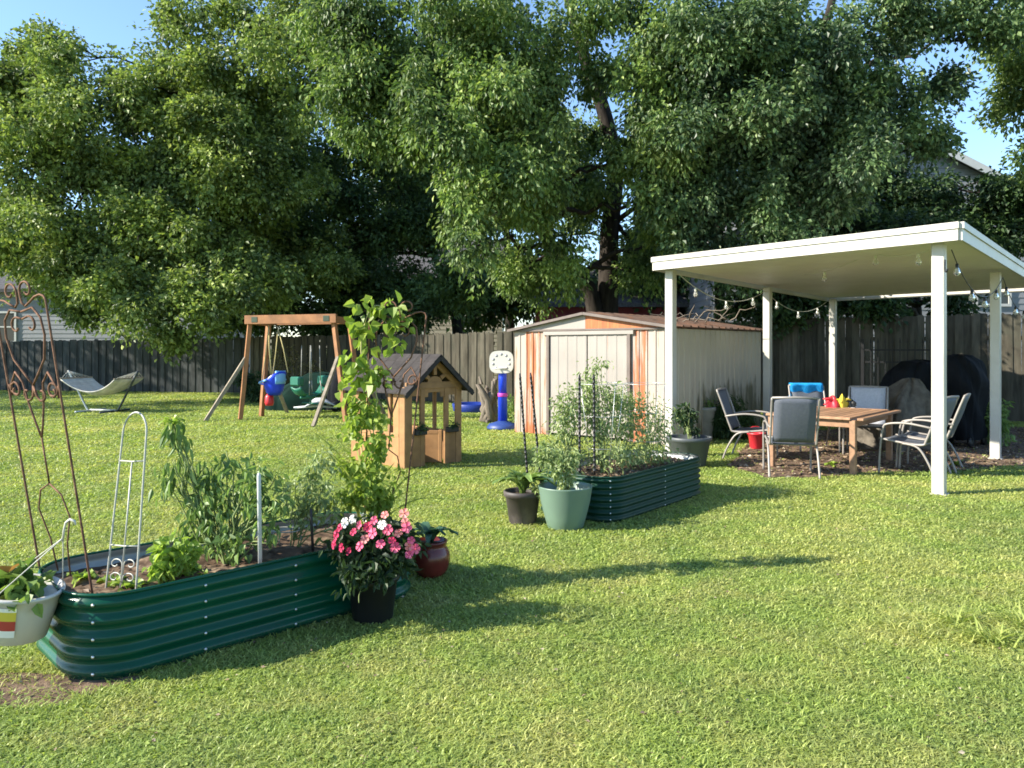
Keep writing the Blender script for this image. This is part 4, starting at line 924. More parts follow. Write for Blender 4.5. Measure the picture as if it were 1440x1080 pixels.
bushy('fence_shrub', 'small ragged shrub by the fence left of the swing set', 'shrub', sbp, [ball(sbp+Vector((0, 0, .5)), .4, .45), ball(sbp+Vector((.3, 0, .3)), .3, .3)], m_leaf_dark, 70, leaf=.11, per=14, dens=14, clump_r=.14)
sbp = G(430, 562)
bushy('fence_shrub', 'taller dry twiggy shrub by the fence behind the swings', 'shrub', sbp, [ball(sbp+Vector((-.6, 0, 1.0)), .5, .7), ball(sbp+Vector((.2, 0, .8)), .4, .5)], leafmat('dry_leaf', (.10, .09, .03), (.24, .20, .09), patch=.1), 71, leaf=.1, per=8, dens=8, clump_r=.2)

# ------------------------------------------------------------------ hammock
hc = Vector((-10.0, 18.8, 0)); hm = thing('hammock', 'pale rope hammock slung on a dark metal stand', 'hammock', hc, R(-12))
m_net = M('cotton_netting', (.60, .57, .49), .9, var=.2, scale=8, bmp=.2); m_stand = M('dark_steel_tube', (.05, .06, .07), .4, .4, var=.2, bmp=.02); m_stand2 = M('pale_steel_tube', (.5, .52, .5), .4, .4, var=.1, bmp=.02)
for s, mt in ((-1, m_stand2), (1, m_stand)):
    m = MB(); m.tube(catmull([(s*.36, 0, .03), (s*.45, 0, .08), (s*.75, 0, .6), (s*.98, 0, 1.0)], 5), .026, 8); m.build('upright', mt, hm)
    m = MB(); m.tube([(s*.34, -.5, .028), (s*.34, .5, .028)], .025, 8); m.build('foot', mt, hm)
    m = MB(); m.bar((s*.74, -.52, .83), (s*.74, .52, .83), .03, .03); m.build('spreader_bar', m_weather, hm)
    m = MB()
    for k in range(9): m.tube([(s*.74, -.48+.12*k, .83), (s*.98, 0, 1.0)], .005, 4)
    m.build('cords', m_net, hm)
m = MB(); m.tube([(-.36, 0, .045), (.36, 0, .045)], .024, 8); m.build('base_rail', m_stand2, hm)
net = MB(); hz = lambda x, y: .83-.40*(1-(x/.74)**2)+.10*(y/.5)**2*(1-(x/.74)**2)-.02
for k in range(26):
    y = -.5+k/25
    net.tube([(x*.074, y*(1-.12*(1-(x/10)**2)), hz(x*.074, y)) for x in range(-10, 11)], .016, 4)
for k in range(30):
    x = -.73+1.46*k/29
    net.tube([(x, (-.5+j/8)*(1-.12*(1-(x/.74)**2)), hz(x, -.5+j/8)) for j in range(9)], .015, 4)
net.build('netting', m_net, hm)

# ------------------------------------------------------------------ playhouse
ph = thing('playhouse', 'small timber playhouse with dark shingled gable roof', 'playhouse', (-1.37, 9.86, 0), R(43.8))
PW, PD, PE, PR = .93, 1.25, 1.05, 1.46
pb_ = lambda nm, boxes, mat=m_playwood: [m_ := MB(), [m_.box(*b, None, .006) for b in boxes], m_.build(nm, mat, ph)][2]
# gable face (y = 0)
pb_('front_wall', [(0, .10, -.02, .02, 0, PE), (PW-.10, PW, -.02, .02, 0, PE), (.10, .24, -.012, .012, 0, .44), (.70, PW-.10, -.012, .012, 0, .44), (.10, .24, -.012, .012, .93, PE), (.70, PW-.10, -.012, .012, .93, PE), (.235, .305, -.022, .022, 0, PE), (.635, .705, -.022, .022, 0, PE), (.305, .635, -.015, .015, .97, PE+.02), (.305, .365, -.014, .014, .91, .975), (.575, .635, -.014, .014, .91, .975)])
gm = MB()                                             # gable with its sunburst openings left open between the rays
apex = (PW/2, PR-.05); base = (PW/2, PE+.05)
for s in (-1, 1): gm.bar((PW/2+s*PW*.47, -.02, PE-.035), (PW/2, -.02, PR-.075), .03, .08)
gm.box(0, PW, -.03, .01, PE-.03, PE+.06, None, .005)
hub = [(base[0]+.12*math.cos(R(a)), -.025, base[1]+.085*math.sin(R(a))) for a in range(0, 181, 15)]
gm.prism(hub, (0, .03, 0))
for a in (35, 90, 145):
    L = .27 if a == 90 else .24; gm.bar((base[0]+.12*math.cos(R(a)), -.02, base[1]+.1*math.sin(R(a))), (base[0]+L*1.15*math.cos(R(a)), -.02, base[1]+L*math.sin(R(a))), .03, .055)
gm.build('gable', m_playwood, ph)
# left wall (x = 0)
wl = [(-.024, .02, -.022, .10, 0, PE), (-.02, .02, .105, .24, 0, PE), (-.02, .02, PD-.22, PD, 0, PE), (-.02, .02, .11, PD-.10, .96, PE), (-.014, .014, .11, PD-.10, 0, .40), (-.022, .022, .11, PD-.1, .40, .45), (-.02, .02, .30, .36, .45, .96), (-.02, .02, .82, .88, .45, .96), (-.075, -.02, .42, .80, .38, .43)]
pb_('side_wall', wl)
pb_('side_wall', [(PW-.02, PW+.02, .02, .10, 0, PE), (PW-.02, PW+.02, PD-.10, PD, 0, PE), (PW-.02, PW+.02, .10, PD-.10, .96, PE), (PW-.014, PW+.014, .10, PD-.10, 0, .42), (PW-.02, PW+.02, .55, .61, .42, .96)])
pb_('back_wall', [(.02, .12, PD-.02, PD+.02, 0, PE), (PW-.12, PW-.02, PD-.02, PD+.02, 0, PE), (.12, .34, PD-.014, PD+.014, 0, .42), (.6, PW-.12, PD-.014, PD+.014, 0, .42), (.12, PW-.12, PD-.02, PD+.02, .97, PE)])
d = MB(); d.box(0, .29, -.014, .014, .02, .44, None, .006); d.box(0, .05, -.02, .02, .02, .46, None, .006); d.box(.24, .29, -.02, .02, .02, .46, None, .006); d.box(.05, .2, -.018, .018, .40, .45, None, .006)
dr = d.build('half_door', m_playwood, ph); dr.location = (.63, .03, 0); dr.rotation_euler = (0, 0, R(128))
hearts = MB()
hp_ = [(-.001+.0, .045*math.sin(R(t))**3*1.0, .04*(13*math.cos(R(t))-5*math.cos(R(2*t))-2*math.cos(R(3*t))-math.cos(R(4*t)))/16) for t in range(0, 360, 15)]
hearts.prism([(-.020, .60+q[1], .22+q[2]) for q in hp_], (.004, 0, 0)); hearts.build('painted_heart_opening', m_black, ph)  # black heart plate on the wall, painted dark in place of an opening
for yy, xx in ((-.075, .73), (-.075, .2)):
    b = MB(); b.box(xx-.09, xx+.09, -.10, -.024, .43, .50, None, .008); b.build('planter_box', m_black, ph)
pl = thing('planter_greens', 'dark little plants in the playhouse window boxes', 'plant', ph.matrix_world @ Vector((0, 0, 0)))
bpy.context.view_layer.update()
pl.location = ph.matrix_world @ Vector((.2, -.06, .5))
foliage('foliage', [ball(ph.matrix_world @ Vector((.2, -.06, .53)), .07, .04), ball(ph.matrix_world @ Vector((.73, -.06, .53)), .06, .03)], m_leaf_dark, 80, pl, leaf=.035, clump_r=.03, per=14, dens=80)
rf = MB(); sl_ = (PR-PE)/(PW/2); ov = .10
m_toyroof = M('charcoal_shingle', (.045, .04, .038), .85, var=.2, scale=10, bmp=.3, island=.12)
nrow = 5
for s in (-1, 1):
    for r_ in range(nrow):
        f0, f1 = r_/nrow, (r_+1)/nrow; Lh = PW/2+ov
        xa, xb = PW/2+s*Lh*(1-f0), PW/2+s*Lh*(1-f1)*.985; za, zb = PR-sl_*Lh*(1-f0)+.012, PR-sl_*Lh*(1-f1)
        n_ = 7
        for k in range(n_):
            y0, y1 = -.16+k*(PD+.28)/n_+.003, -.16+(k+1)*(PD+.28)/n_-.003
            rf.add([(xa, y0, za+.01), (xa, y1, za+.01), (xb, y1, zb+.016), (xb, y0, zb+.016), (xa, y0, za-.006), (xa, y1, za-.006), (xb, y1, zb), (xb, y0, zb)], [(0, 1, 2, 3), (7, 6, 5, 4), (0, 4, 5, 1), (3, 2, 6, 7), (0, 3, 7, 4), (1, 5, 6, 2)])
rf.build('roof', m_toyroof, ph)
rb_ = MB()
for s in (-1, 1): rb_.bar((PW/2+s*(PW/2+ov), -.145, PR-sl_*(PW/2+ov)-.03), (PW/2, -.145, PR-.03), .02, .055)
rb_.build('bargeboard', m_toyroof, ph)

# ------------------------------------------------------------------ toddler basketball hoop, paddling pool, driftwood
bh = thing('basketball_hoop', 'toddler basketball hoop with blue pole and rounded white backboard', 'basketball hoop', (-.18, 14.84, 0), R(-12))
MB().lathe([(.30, 0), (.31, .03), (.26, .10), (.12, .14), (.09, .16)], 28).build('base', M('dark_blue_plastic', (.02, .05, .2), .5, var=.1, bmp=.02), bh)
MB().lathe([(.09, .14), (.088, .62), (.092, .625)], 20).build('lower_pole', m_blue, bh)
MB().lathe([(.094, .62), (.098, .63), (.098, .68), (.094, .69)], 20).build('collar', M('magenta_plastic', (.45, .05, .35), .4, var=.05, bmp=0), bh)
MB().lathe([(.078, .69), (.076, 1.16), (.05, 1.18), (0, 1.18)], 20).build('upper_pole', m_blue, bh)
bd_ = MB(); poly = [( .235*abs(math.cos(R(t)))**.6*math.copysign(1, math.cos(R(t))), -.085, 1.29+.215*abs(math.sin(R(t)))**.6*math.copysign(1, math.sin(R(t)))) for t in range(0, 360, 10)]
bd_.prism(poly, (0, -.04, 0)); bb = bd_.build('backboard', m_whitepot, bh)
for k in range(9):
    a = R(-50+35*k); s_ = MB(); s_.lathe([(.026, 0), (.026, .003), (0, .0035)], 12); o = s_.build('stud', M('grey_dots', (.3, .3, .32), .5, var=.05, bmp=0) if k == 0 else bpy.data.materials['grey_dots'], bh); o.rotation_euler = (R(90), 0, 0); o.location = (.165*math.cos(a), -.126, 1.29+.15*math.sin(a))
m = MB(); m.tube([(.13*math.cos(R(t)), -.27+.13*math.sin(R(t)), 1.17) for t in range(0, 361, 20)], .012, 6); m.bar((0, -.09, 1.17), (0, -.145, 1.17), .06, .03); m.build('rim', m_whitepot, bh)
pp = Vector((-.95, 19.0, 0)); pool = thing('paddling_pool', 'blue plastic paddling pool in the grass behind the playhouse', 'paddling pool', pp)
MB().lathe([(0, .012), (.40, .012), (.42, .03), (.48, .19), (.51, .20), (.53, .18), (.50, .02), (.48, 0)], 40).build('shell', M('deep_blue_plastic', (.008, .03, .22), .45, var=.15, bmp=.02), pool)
dw = Vector((Q(688, 590, 16.2).x, 16.2, 0)); root = thing('driftwood_stump', 'pale gnarled stump standing beside the blue basketball pole', 'stump', dw)
m_drift = M('pale_driftwood', (.17, .142, .112), .9, var=.4, scale=9, stretch=(1, 1, .4), bmp=.8)
rng = np.random.default_rng(90); m = MB()
for k in range(9):
    e = Vector((rng.uniform(-.22, .2), rng.uniform(-.15, .15), rng.uniform(.55, .98))); s_ = Vector((rng.uniform(-.17, .1), rng.uniform(-.12, .12), 0)); w_ = wob(s_, e, rng, 6, .2); m.tube(w_, [.075, .08, .07, .065, .05, .04, .02], 9)
m.build('trunk', m_drift, root)
m = MB()
for k in range(4):
    a = rng.uniform(0, 6.28); w_ = wob(Vector((0, 0, .1)), Vector((.24*math.cos(a), .24*math.sin(a), .0)), rng, 4, .2); m.tube(w_, [.06, .05, .045, .035, .015], 8)
m.build('root', m_drift, root)
gb = G(722, 600)
bushy('fence_shrub', 'tuft of tall weeds between the basketball pole and the shed', 'shrub', gb, [ball(gb+Vector((0, .2, .3)), .2, .3)], m_plant, 72, leaf=.1, per=12, dens=20, clump_r=.09, aspect=.25, droop=-.2)

# ------------------------------------------------------------------ metal garden shed
def shed_mat(name, base, bands, amount, low=.35, stain=None, axis=0, span=SHL):
    m, nt, bs = newmat(name); v = coords(nt); sx = _n(nt, 'ShaderNodeSeparateXYZ'); nt.links.new(v, sx.inputs[0])
    gx = ramp(nt, mth(nt, 'DIVIDE', sx.outputs[axis], span), bands)
    st = noise(nt, coords(nt, (9, 9, .55)), 1.6, 6, .65); fine = noise(nt, coords(nt, (26, 26, 1.2)), 1.5, 4)
    k = mth(nt, 'ADD', mth(nt, 'MULTIPLY', gx, .62), mth(nt, 'MULTIPLY', mth(nt, 'SUBTRACT', st, .5), 2.4))
    k = mth(nt, 'ADD', k, mth(nt, 'MULTIPLY', mth(nt, 'SUBTRACT', fine, .5), .5))
    zb = ramp(nt, sx.outputs[2], [(0, (1, 1, 1)), (low, (0, 0, 0))])
    k = mth(nt, 'ADD', k, mth(nt, 'MULTIPLY', zb, mth(nt, 'ADD', mth(nt, 'MULTIPLY', gx, .6), .0)))
    rust = ramp(nt, k, [(.28, (0, 0, 0)), (.62, (amount,)*3)])
    f = noise(nt, v, 1.2, 5)
    c = ramp(nt, f, [(.3, tuple(x*.86 for x in base)), (.7, tuple(min(1, x*1.06) for x in base))])
    c = mixc(nt, rust, c, ramp(nt, fine, [(.35, (.27, .055, .009)), (.65, (.42, .125, .028))]))
    if stain:
        f3 = noise(nt, coords(nt, (5, 5, .9)), 1.3, 6, .6)
        zz = ramp(nt, mth(nt, 'DIVIDE', sx.outputs[2], 2.0), [(0, (.85,)*3), (.40, (.55,)*3), (.62, (.1,)*3), (.72, (0, 0, 0))])
        yy = ramp(nt, mth(nt, 'DIVIDE', sx.outputs[1], SHD), [(.0, (.25,)*3), (.45, (1, 1, 1)), (1, (1, 1, 1))])
        k3 = mth(nt, 'ADD', mth(nt, 'MULTIPLY', zz, yy), mth(nt, 'MULTIPLY', mth(nt, 'SUBTRACT', f3, .5), 1.7))
        c = mixc(nt, ramp(nt, k3, [(.38, (0, 0, 0)), (.62, (.85,)*3)]), c, stain)
    nt.links.new(c, bs.inputs['Base Color']); bs.inputs['Roughness'].default_value = .55; bump(nt, bs, fine, .1)
    return m
bl = (0, 0, 0); wh = (1, 1, 1)
CRM = (.355, .30, .255)
m_shf = shed_mat('rust_streaked_cream_steel', CRM, [(0, (.6,)*3), (.03, (.2,)*3), (.07, (.15,)*3), (.095, wh), (.15, (.9,)*3), (.175, (.2,)*3), (.2, (.5,)*3), (.75, (.1,)*3), (.77, (.55,)*3), (.795, wh), (.84, wh), (.865, (.1,)*3), (.93, (.0,)*3), (1, (.1,)*3)], .95, .22)
m_shd = shed_mat('cream_steel_door', (.30, .268, .238), [(0, bl), (1, bl)], .5, .02)
m_shs = shed_mat('mildewed_cream_steel', (.46, .41, .335), [(0, bl), (1, bl)], .3, .05, stain=(.085, .08, .03))
m_rustp = shed_mat('rusted_orange_steel', (.42, .15, .04), [(0, wh), (1, wh)], 1.0)
m_shroof = M('rusty_roof_steel', (.09, .06, .046), .75, .1, var=.4, scale=5, bmp=.2, dirt=(.17, .07, .03), dirt_amt=.6)
m_brownf = M('brown_steel_trim', (.13, .10, .085), .5, var=.2, scale=6, bmp=.05)
shed = thing('metal_shed', 'rust streaked cream metal shed with sliding double doors', 'shed', SH0, SHA)
def ribbed(x0, x1, z0, z1, fn, pitch=.19, amp=.014):
    xs = []; n = max(2, int(round((x1-x0)/pitch))); w = (x1-x0)/n
    for k in range(n):
        a = x0+k*w; xs += [(a, 0), (a+w*.62, 0), (a+w*.70, amp), (a+w*.92, amp)]
    xs.append((x1, 0)); mb = MB()
    vs = [fn(x, o, z) for x, o in xs for z in (z0, z1)]
    mb.add(vs, [(2*i, 2*i+2, 2*i+3, 2*i+1) for i in range(len(xs)-1)]); return mb
EZ, AX, AZ = 1.87, 1.6, 2.13
fr = lambda x, o, z: (x, -o, z)
ribbed(0, .76, .0, EZ, fr, .15).build('front_panel', m_shf, shed)
ribbed(2.5, SHL, .0, EZ, fr, .15).build('front_panel', m_shf, shed)
ribbed(0, SHD, .0, EZ, lambda y, o, z: (SHL+o, y, z)).build('side_panel', m_shs, shed)
ribbed(0, SHD, .0, EZ, lambda y, o, z: (-o, y, z)).build('side_panel', m_shs, shed)
ribbed(0, SHL, .0, EZ, lambda x, o, z: (x, SHD+o, z)).build('back_panel', m_shs, shed)
for x0, x1 in ((.83, 1.62), (1.64, 2.43)):
    d = ribbed(x0, x1, .05, EZ-.09, lambda x, o, z: (x, -.012-o*.5, z), .2, .012).build('sliding_door', m_shd, shed)
    h = MB(); xx = x1-.09 if x0 < 1 else x0+.09; h.box(xx-.012, xx+.012, -.05, -.022, .86, 1.02, None, .006); h.build('handle', m_brownf, d)
for x0, x1 in ((.765, .825), (2.435, 2.497)): t = MB(); t.box(x0, x1, -.045, -.002, 0, EZ-.05, None, .004); t.build('door_jamb', m_brownf, shed)
t = MB(); t.box(.7, 2.56, -.05, -.004, EZ-.085, EZ-.02, None, .004); t.build('door_track', m_shd, shed)
for s, mt in ((0, m_shd), (1, m_rustp)):
    e = 0 if s == 0 else SHL; g = MB(); g.prism([(e, -.03, EZ), (AX, -.03, EZ), (AX, -.03, AZ)] if s == 0 else [(AX+.003, -.03, EZ), (e, -.03, EZ), (AX+.003, -.03, AZ)], (0, .02, 0)); g.build('gable_panel', mt, shed)
g = MB(); g.prism([(0, SHD-.01, EZ), (SHL, SHD-.01, EZ), (AX, SHD-.01, AZ)], (0, .012, 0)); g.build('gable_panel', m_shs, shed)
t = MB(); t.box(-.02, SHL+.02, -.045, -.032, EZ-.015, EZ+.02, None, .003); t.build('gable_trim', m_brownf, shed)
rf = MB(); ov = .09
for s in (-1, 1):
    e = -ov if s < 0 else SHL+ov; run = abs(AX-e); ez = AZ-(AZ-EZ)*run/(AX if s < 0 else SHL-AX)
    n = 14; y0, y1 = -.10, SHD+.10
    for k in range(n):
        a = y0+(y1-y0)*k/n; b = y0+(y1-y0)*(k+1)/n
        rf.prism([(e, a, ez+.02), (AX, a, AZ+.02), (AX, b-.05, AZ+.02), (e, b-.05, ez+.02)], (0, 0, .022))
        rf.prism([(e, b-.05, ez+.02), (AX, b-.05, AZ+.02), (AX, b, AZ+.02), (e, b, ez+.02)], (0, 0, .045))
rf.build('roof', m_shroof, shed)
t = MB()
for s in (-1, 1):
    e = -ov if s < 0 else SHL+ov; run = abs(AX-e); ez = AZ-(AZ-EZ)*run/(AX if s < 0 else SHL-AX)
    t.bar((e, -.112, ez+.02), (AX, -.112, AZ+.02), .02, .05)
t.build('roof_edge_trim', m_brownf, shed)
rng = np.random.default_rng(120); tw = MB(); c0 = shp(2.95, 1.3)+Vector((0, 0, 2.0))
for k in range(16):
    a = c0+Vector((rng.uniform(-.5, .7), rng.uniform(-.4, .9), .03)); e = a+Vector((rng.uniform(-.7, .7), rng.uniform(-.5, .5), rng.uniform(.0, .32))); tw.tube(wob(a, e, rng, 5, .2), [.012, .011, .009, .007, .005, .003], 5)
t = thing('dead_branches', 'pale dead twigs fallen on the shed roof', 'branches', c0); tw.build('twigs', m_drift, t, True)

# ------------------------------------------------------------------ patio cover
pN, pR, pC, pL, pM, pB = (Vector(p) for p in ((4.54, 8.18, 0), (6.80, 10.82, 0), (9.06, 13.46, 0), (2.27, 11.0, 0), (4.53, 13.64, 0), (6.79, 16.28, 0)))
uu = (pR-pN).normalized(); ww = (pL-pN).normalized()
cN, cL, cB, cC = pN-.22*uu-.24*ww, pL-.22*uu+.16*ww, pB+.3*uu+.2*ww, pC+.3*uu-.2*ww
zb = {'N': 2.65, 'L': 2.66, 'B': 2.57, 'C': 2.56}
can = thing('patio_cover', 'white flat roofed patio cover on square white posts', 'patio cover', (5.6, 12.1, 0))
for p, z in ((pN, 2.65), (pR, 2.61), (pC, 2.57), (pL, 2.66), (pM, 2.62), (pB, 2.58)):
    m = MB(); ang = math.atan2(uu.y, uu.x); M4 = Matrix.Translation(p) @ Matrix.Rotation(ang, 4, 'Z')
    m.box(-.062, .062, -.062, .062, 0, z+.01, M4, .008); po = m.build('post', m_white, can, True)
    m = MB(); m.box(-.085, .085, -.085, .085, .0, .012, M4, .003); m.build('base_plate', m_white, can, True)
P4 = lambda a, b, dz=0.0: (lambda lo, hi: Vector((lo.x+(hi.x-lo.x)*b, lo.y+(hi.y-lo.y)*b, ((zb['N']*(1-a)+zb['C']*a)*(1-b)+(zb['L']*(1-a)+zb['B']*a)*b)+dz)))(cN.lerp(cC, a), cL.lerp(cB, a))
m_ceil = M('cream_roof_panel', (.68, .66, .61), .5, var=.06, scale=1.5, bmp=.02)
ce = MB(); npan = 12
for k in range(npan):                                 # pans with raised seams running across the roof
    a0, a1 = .012+.976*k/npan, .012+.976*(k+1)/npan; e = .006
    q = [P4(a0, .012, .06), P4(a1-e, .012, .06), P4(a1-e, .988, .06), P4(a0, .988, .06)]
    ce.prism(q, (0, 0, .05))
    if k < npan-1: ce.prism([P4(a1-e, .012, .0585), P4(a1, .012, .0585), P4(a1, .988, .0585), P4(a1-e, .988, .0585)], (0, 0, .048))
ce.build('roof_panels', m_ceil, can, True)
fa = [(cN, cL, 'N', 'L'), (cL, cB, 'L', 'B'), (cB, cC, 'B', 'C'), (cC, cN, 'C', 'N')]
for a, b, ka, kb in fa:
    d = (b-a).normalized(); nn = Vector((d.y, -d.x, 0)); ctr = (cN+cB)/2
    if nn.dot((a+b)/2-ctr) < 0: nn = -nn
    A_, B_ = Vector((a.x, a.y, zb[ka])), Vector((b.x, b.y, zb[kb])); m = MB()
    A_ = A_-d*.0; B_ = B_+d*.0
    m.prism([A_, B_, B_+Vector((0, 0, .118)), A_+Vector((0, 0, .118))], nn*.03)
    m.prism([A_+Vector((0, 0, .119))-nn*.03-d*.012, B_+Vector((0, 0, .119))-nn*.03+d*.012, B_+Vector((0, 0, .186))-nn*.03+d*.012, A_+Vector((0, 0, .186))-nn*.03-d*.012], nn*.078)
    m.build('fascia', m_white, can, True)
m_wirew = M('white_cable', (.6, .6, .55), .5, var=.1, bmp=0); m_wireb = M('black_cable', (.02, .02, .02), .5, var=.1, bmp=0)
m_bulb, nt, bs = newmat('clear_bulb'); bs.inputs['Base Color'].default_value = (.85, .85, .8, 1); bs.inputs['Roughness'].default_value = .05; bs.inputs['Transmission Weight'].default_value = .8; bs.inputs['IOR'].default_value = 1.2
def lights(label, pts, sag, cable, per):
    root = thing('string_light', label, 'string lights', pts[0], 0, 'string lights under the patio cover'); path = []
    for i in range(len(pts)-1):
        a, b = Vector(pts[i]), Vector(pts[i+1])
        for k in range(12): t = k/12; path.append(a.lerp(b, t)-Vector((0, 0, sag*4*t*(1-t))))
    path.append(Vector(pts[-1])); m = MB(); m.tube(path, .006, 5); m.build('cable', cable, root, True)
    bm = MB(); bm.lathe([(.012, -.035), (.02, -.055), (.033, -.09), (.035, -.105), (.026, -.13), (0, -.14)], 14); sm = MB(); sm.lathe([(.006, .0), (.015, -.004), (.018, -.045), (.014, -.05)], 10)
    for k in range(per//2, len(path), per):
        o = bm.build('bulb', m_bulb, root) if k == per//2 else root.children[-1].copy()
        if k != per//2: 
            o = first.copy(); COL.objects.link(o); o.parent = root
        else: first = o
        o.location = path[k]-root.location
        s_ = sm.build('socket', m_black if cable is m_wireb else m_wirew, o) if k == per//2 else sfirst.copy()
        if k == per//2: sfirst = s_
        else: COL.objects.link(s_); s_.parent = o
ins = lambda p, z: Vector((p.x, p.y, z))
lights('white string of clear bulbs sagging along the left eave of the patio cover', [ins(pL+.15*uu-.05*ww, 2.62), ins(pM-.1*uu, 2.56), ins(pB-.4*uu, 2.52)], .28, m_wirew, 4)
lights('dark string of clear bulbs sagging along the right eave of the patio cover', [ins(pN+.12*uu-.1*ww, 2.60), ins(pR-.05*uu-.1*ww, 2.54), ins(pC-.1*uu-.1*ww, 2.5)], .38, m_wireb, 3)
lights('short white string of bulbs crossing under the patio roof', [Q(1132, 386, 11.6), Q(1225, 356, 9.6), Q(1306, 352, 8.6)], .05, m_wirew, 9)

# ------------------------------------------------------------------ table and chairs
TA = math.atan2(.76, .65); TFR = Vector((4.19, 9.35, 0)); bx_, ax_ = Vector((.65, .76, 0)), Vector((-.76, .65, 0))
TL, TWd, TZ = 1.72, 1.14, .70
tab = thing('patio_table', 'wooden slatted patio table under the patio cover', 'table', TFR+bx_*TL/2+ax_*TWd/2, TA)
m_teak = M('teak_timber', (.32, .18, .10), .6, var=.25, scale=4, stretch=(.6, 4, 4), bmp=.15, island=.22)
tt = MB(); n = 10
for k in range(n):
    w = (TWd-.16)/n; y = -TWd/2+.08+k*w; tt.box(-TL/2+.085, TL/2-.085, y+.004, y+w-.004, TZ-.028, TZ, None, .004)
for s in (-1, 1):
    tt.box(-TL/2, TL/2, s*TWd/2-.04-.038, s*TWd/2-.04+.038, TZ-.03, TZ+.001, None, .005); tt.box(s*(TL/2-.042)-.038, s*(TL/2-.042)+.038, -TWd/2+.08, TWd/2-.08, TZ-.03, TZ+.0005, None, .005)
tt.build('tabletop', m_teak, tab)
for s in (-1, 1):
    m = MB(); m.box(-TL/2+.1, TL/2-.1, s*(TWd/2-.075)-.012, s*(TWd/2-.075)+.012, TZ-.125, TZ-.032, None, .003); m.build('apron', m_teak, tab)
    m = MB(); m.box(s*(TL/2-.075)-.012, s*(TL/2-.075)+.012, -TWd/2+.1, TWd/2-.1, TZ-.125, TZ-.032, None, .003); m.build('apron', m_teak, tab)
    for q in (-1, 1):
        m = MB(); x, y = s*(TL/2-.06), q*(TWd/2-.06); m.box(x-.036, x+.036, y-.036, y+.036, 0, TZ-.032, None, .006); m.build('leg', m_teak, tab)
m_sling = M('grey_sling_mesh', (.085, .096, .12), .7, var=.1, scale=40, bmp=.25); m_frame = M('taupe_chair_tube', (.27, .245, .22), .5, .2, var=.08, bmp=.02)
def make_chair():
    r = thing('patio_chair', 'x', 'chair', (0, 0, 0), 0, 'sling patio chairs')
    m = MB(); m.grid(lambda a, b: (-.24+.50*a, -.24+.48*b, .405+.03*a-.022*math.sin(math.pi*a)-.01*math.sin(math.pi*b)), 10, 6); m.build('seat', m_sling, r, thick=.012)
    m = MB(); m.grid(lambda a, b: (-.25-.20*a-.02*math.sin(math.pi*a)-.015*math.sin(math.pi*b), -.24+.48*b, .42+.54*a), 10, 6); m.build('backrest', m_sling, r, thick=.012)
    for s in (-1, 1):
        y = s*.265; m = MB(); m.tube(catmull([(.27, y, .44), (0, y, .405), (-.22, y, .395), (-.27, y, .46), (-.37, y, .74), (-.455, y, .965)], 5), .014, 8); m.build('side_rail', m_frame, r)
        m = MB(); m.tube(catmull([(.27, y+s*.02, 0), (.255, y+s*.02, .3), (.22, y+s*.025, .56), (.16, y+s*.025, .625), (-.05, y+s*.025, .645), (-.25, y+s*.02, .62), (-.335, y, .60)], 5), .0135, 8); m.build('armrest', m_frame, r)
        m = MB(); m.tube(catmull([(.0, y+s*.015, .40), (-.18, y+s*.015, .36), (-.30, y+s*.018, .18), (-.37, y+s*.02, .0)], 5), .0135, 8); m.build('leg', m_frame, r)
    m = MB(); m.tube([(-.455, -.265, .965), (-.46, 0, .972), (-.455, .265, .965)], .014, 8); m.build('top_rail', m_frame, r)
    m = MB(); m.tube([(.2, -.265, .425), (.2, .265, .425)], .012, 8); m.tube([(-.2, -.265, .385), (-.2, .265, .385)], .012, 8); m.build('cross_rail', m_frame, r)
    return r
FLc = TFR+ax_*TWd; BRc = TFR+bx_*TL; BLc = FLc+bx_*TL
spots = [('grey sling chair nearest the camera with its back turned', Vector((3.44, 9.52, 0)), R(78)),
         ('grey sling chair left of the table above the red bucket', FLc+bx_*.62+ax_*.42, TA-R(90)+R(12)),
         ('grey sling chair right of the table, nearer one of the two', TFR+bx_*.62-ax_*.45, TA+R(90)-R(6)),
         ('grey sling chair right of the table, farther one of the two', TFR+bx_*1.22-ax_*.50, TA+R(90)+R(4)),
         ('grey sling chair at the far end of the table, sun glare painted on its back', BRc+ax_*.50+bx_*.42, TA+R(180)+R(12)),
         ('grey sling chair with a blue towel hung on its back', BLc+Vector((.18, .35, 0)), R(-95))]
ch0 = make_chair(); chairs = []
for i, (lb, p, rz) in enumerate(spots):
    c = ch0 if i == 0 else copy_tree(ch0); c.location = p; c.rotation_euler = (0, 0, rz); c['label'] = lb; chairs.append(c)
m_glare_sling = M('sun_glare_sling_mesh', (.42, .43, .47), .7, var=.1, scale=40, bmp=.2)  # paler copy of the sling colour, sun glare painted in for the far chair
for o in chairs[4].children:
    if o.name.startswith('backrest'): o.data = o.data.copy(); o.data.materials[0] = m_glare_sling; o['label'] = 'pale sunlit backrest'
bpy.context.view_layer.update()
